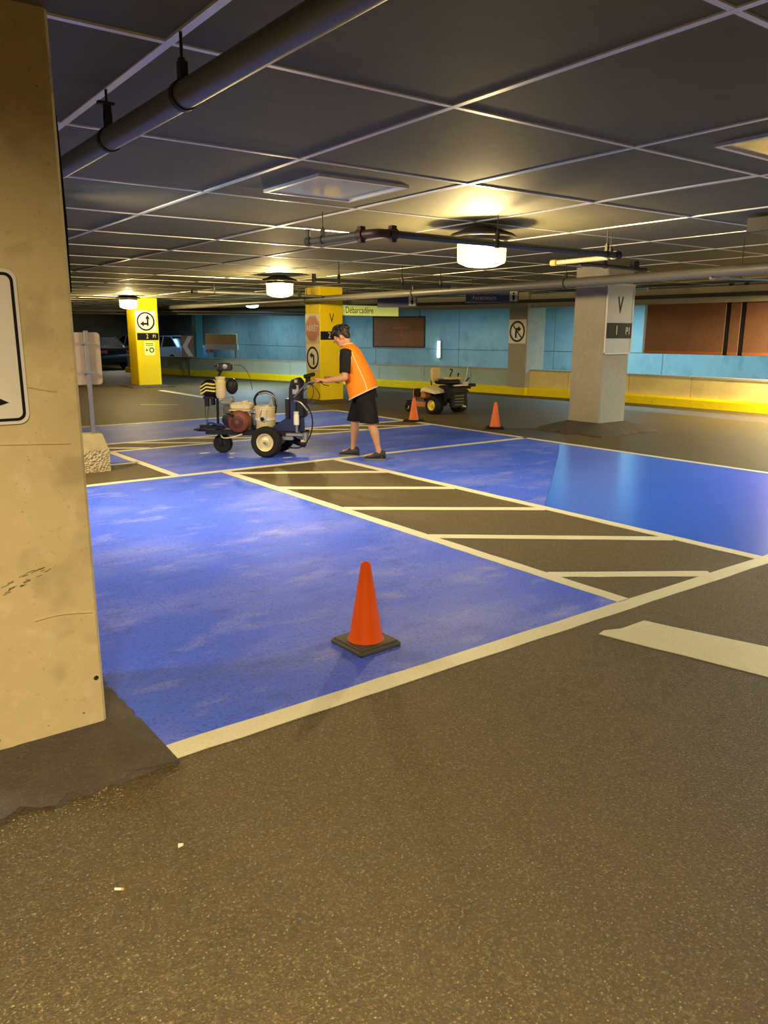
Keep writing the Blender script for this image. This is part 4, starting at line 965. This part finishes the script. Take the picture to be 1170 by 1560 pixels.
# head
HM = Matrix.Translation((.325, 0, 1.555)) @ Matrix.Rotation(R(24), 4, 'Y') @ Matrix.Rotation(R(6), 4, 'Z')
H3 = HM.to_3x3()
def hp_(x, y, z): return HM @ Vector((x, y, z))
def hell(mb, c, r): mb.ell(hp_(*c), r, rot=H3)
hell(b, (-.012, 0, .03), (.098, .076, .092)); hell(b, (.03, 0, -.04), (.062, .058, .075)); b.cap(hp_(.045, -.018, -.092), hp_(.045, .018, -.092), .030)
b.cap(hp_(.088, 0, .012), hp_(.112, 0, -.026), .009, .014); b.cap(hp_(.075, -.035, .026), hp_(.075, .035, .026), .013)
for sy in (-1, 1):
    hell(b, (-.005, sy*.079, -.008), (.022, .012, .034)); hell(b, (.055, sy*.042, -.02), (.028, .024, .022))
b.cap(hp_(.086, -.018, -.058), hp_(.086, .018, -.058), .008)
b.cap(hp_(-.04, 0, -.05), (.25, 0, 1.44), .055, .062)
body = remesh(b, 'body', M['skin'], P, .0065, 4)
for sy in (-1, 1):
    e_ = MB().ell(hp_(.080, sy*.031, .004), (.012, .013, .010), 12, 8).build('eye', M['eye'], P, 60)
    MB().ell(hp_(.0905, sy*.031, .003), (.004, .006, .006), 10, 6).build('iris', M['pupil'], e_, 60)
hb = MB(); hell(hb, (-.022, 0, .052), (.108, .090, .092)); hell(hb, (-.07, 0, .0), (.05, .075, .07))
rn = random.Random(3)
for k in range(46):
    a = rn.uniform(0, 2*PI); q = rn.uniform(.15, 1.0); ph = rn.uniform(.1, 1.35)
    c = Vector((-.022+.106*math.cos(a)*math.cos(ph), .088*math.sin(a)*math.cos(ph), .055+.092*math.sin(ph)))
    if c.x > .05 and c.z < .08: continue
    hb.ell(HM @ c, (.030, .022, .018), 8, 6, rot=H3 @ Euler((rn.uniform(-1, 1), rn.uniform(-.6, .6), a)).to_matrix())
for y in (-.045, -.02, .005, .03, .052): hb.cap(hp_(.055, y, .10), hp_(.088, y*1.1, .058+rn.uniform(-.006, .012)), .019, .010, 8)
for sy in (-1, 1): hb.cap(hp_(.015, sy*.076, .05), hp_(.012, sy*.080, .0), .018, .010, 8)
remesh(hb, 'hair', M['hair'], P, .006, 2)
# vest: lofted shell hanging from the shoulders
def oval(c, ax, ay, tilt, n=28, pw=2.6, wob=0, ph=0):
    out = []
    for i in range(n):
        a = 2*PI*i/n; ca, sa = math.cos(a), math.sin(a)
        x = ax*math.copysign(abs(ca)**(2/pw), ca); y = ay*math.copysign(abs(sa)**(2/pw), sa)
        k = 1+wob*math.sin(5*a+ph)
        out.append(Vector((c[0]+x*k*math.cos(tilt), y*k, c[2]-x*k*math.sin(tilt))))
    return out
vr = [oval((.035, 0, .845), .195, .225, R(26), wob=.02), oval((.05, 0, .92), .192, .222, R(26), wob=.02, ph=.5), oval((.095, 0, 1.04), .178, .214, R(25), wob=.015, ph=1.2), oval((.145, 0, 1.16), .165, .21, R(24), wob=.008),
      oval((.190, 0, 1.27), .152, .205, R(22)), oval((.212, 0, 1.355), .128, .205, R(18)), oval((.225, 0, 1.41), .098, .180, R(14)), oval((.235, 0, 1.447), .075, .12, R(12)), oval((.245, 0, 1.462), .066, .085, R(12))]
VE = MB().loft(vr, cap=False).build('vest', M['vest'], P, 60)
MB().tube([*vr[0], vr[0][0]], .008, 6, sub=1).build('hem_trim', M['trim'], VE)
MB().tube([*vr[-1], vr[-1][0]], .008, 6, sub=1).build('collar_trim', M['trim'], VE)
for sy in (-1, 1):
    pts = []
    for i in range(17):
        a = 2*PI*i/16
        pts.append(Vector((.222+.075*math.cos(a)+.02*math.sin(a), sy*(.205+.012*math.cos(2*a)-.014*max(0, math.sin(a))), 1.30+.115*math.sin(a))))
    MB().tube(pts, .008, 6, sub=1).build('armhole_trim', M['trim'], VE)
    MB().tube([vr[k][int(28*(.5-sy*.16)) % 28] for k in range(0, 6)], .006, 6, sub=2).build('side_seam', M['trim'], VE)
    s0, s1, s2 = Vector((.222, sy*.175, 1.375)), Vector((.218, sy*.235, 1.23)), Vector((.215, sy*.268, 1.115))
    sl = MB()
    sl.tube([s0, s0.lerp(s1, .5)+Vector((0, sy*.012, 0)), s1, s2], lambda u: .078-.008*u, 18, sub=3).build('shirt_sleeve', M['shirt'], P, 60)
# shorts
sb = MB()
sb.loft([oval((.02, 0, .80), .165, .185, 0, 24, 2.2), oval((.03, 0, .90), .15, .178, R(8), 24, 2.2), oval((.045, 0, .965), .14, .168, R(12), 24, 2.2)])
for sy, a0, a1, a2 in ((1, (.01, .085, .86), (-.035, .105, .66), (-.068, .115, .475)), (-1, (.045, -.085, .86), (.11, -.105, .66), (.165, -.115, .475))):
    rs = []
    for p, rx, ry in ((a0, .125, .10), (a1, .122, .103), (a2, .122, .108)):
        rs.append([Vector(p)+Vector((rx*math.cos(q)*(1+.05*math.sin(4*q)), ry*math.sin(q), 0)) for q in (2*PI*i/22 for i in range(22))])
    sb.loft(rs)
remesh(sb, 'shorts', M['shorts'], P, .008, 5)
# shoes
for an, toe in (((-.20, .12), (-.035, .14)), ((.205, -.12), (.37, -.145))):
    d = Vector((toe[0]-an[0], toe[1]-an[1], 0)).normalized(); n_ = Vector((-d.y, d.x, 0)); a = Vector((an[0], an[1], 0))
    q = MB()
    def ringf(s0, wd, z0, z1): 
        c = a+d*s0
        return [c+n_*wd*math.cos(t)*(1 if math.sin(t) > -.5 else .9)+Vector((0, 0, z0+(z1-z0)*(.5+.5*math.sin(t)))) for t in (2*PI*i/14 for i in range(14))]
    q.loft([ringf(-.085, .018, .03, .07), ringf(-.075, .036, .014, .115), ringf(-.03, .042, .012, .135), ringf(.03, .043, .012, .118), ringf(.09, .047, .012, .082), ringf(.15, .046, .012, .06), ringf(.19, .032, .016, .045), ringf(.20, .012, .022, .036)])
    sh = q.build('shoe', M['shoe'], P, 60)
    so = MB(); outl = [(-.088, .02), (-.075, .038), (-.02, .045), (.08, .050), (.15, .049), (.195, .033), (.208, .01)]
    pl = [a+d*s_+n_*w_ for s_, w_ in outl]+[a+d*s_-n_*w_ for s_, w_ in reversed(outl)]
    so.slab([(p.x, p.y) for p in pl], .001, .022).build('sole', M['sole'], sh, 0)
    for k in range(3): MB().cyl(a+d*(.045+.025*k)+n_*.028+Vector((0, 0, .108-.012*k)), a+d*(.045+.025*k)-n_*.028+Vector((0, 0, .108-.012*k)), .004, n=6).build('lace', M['steel'], sh)
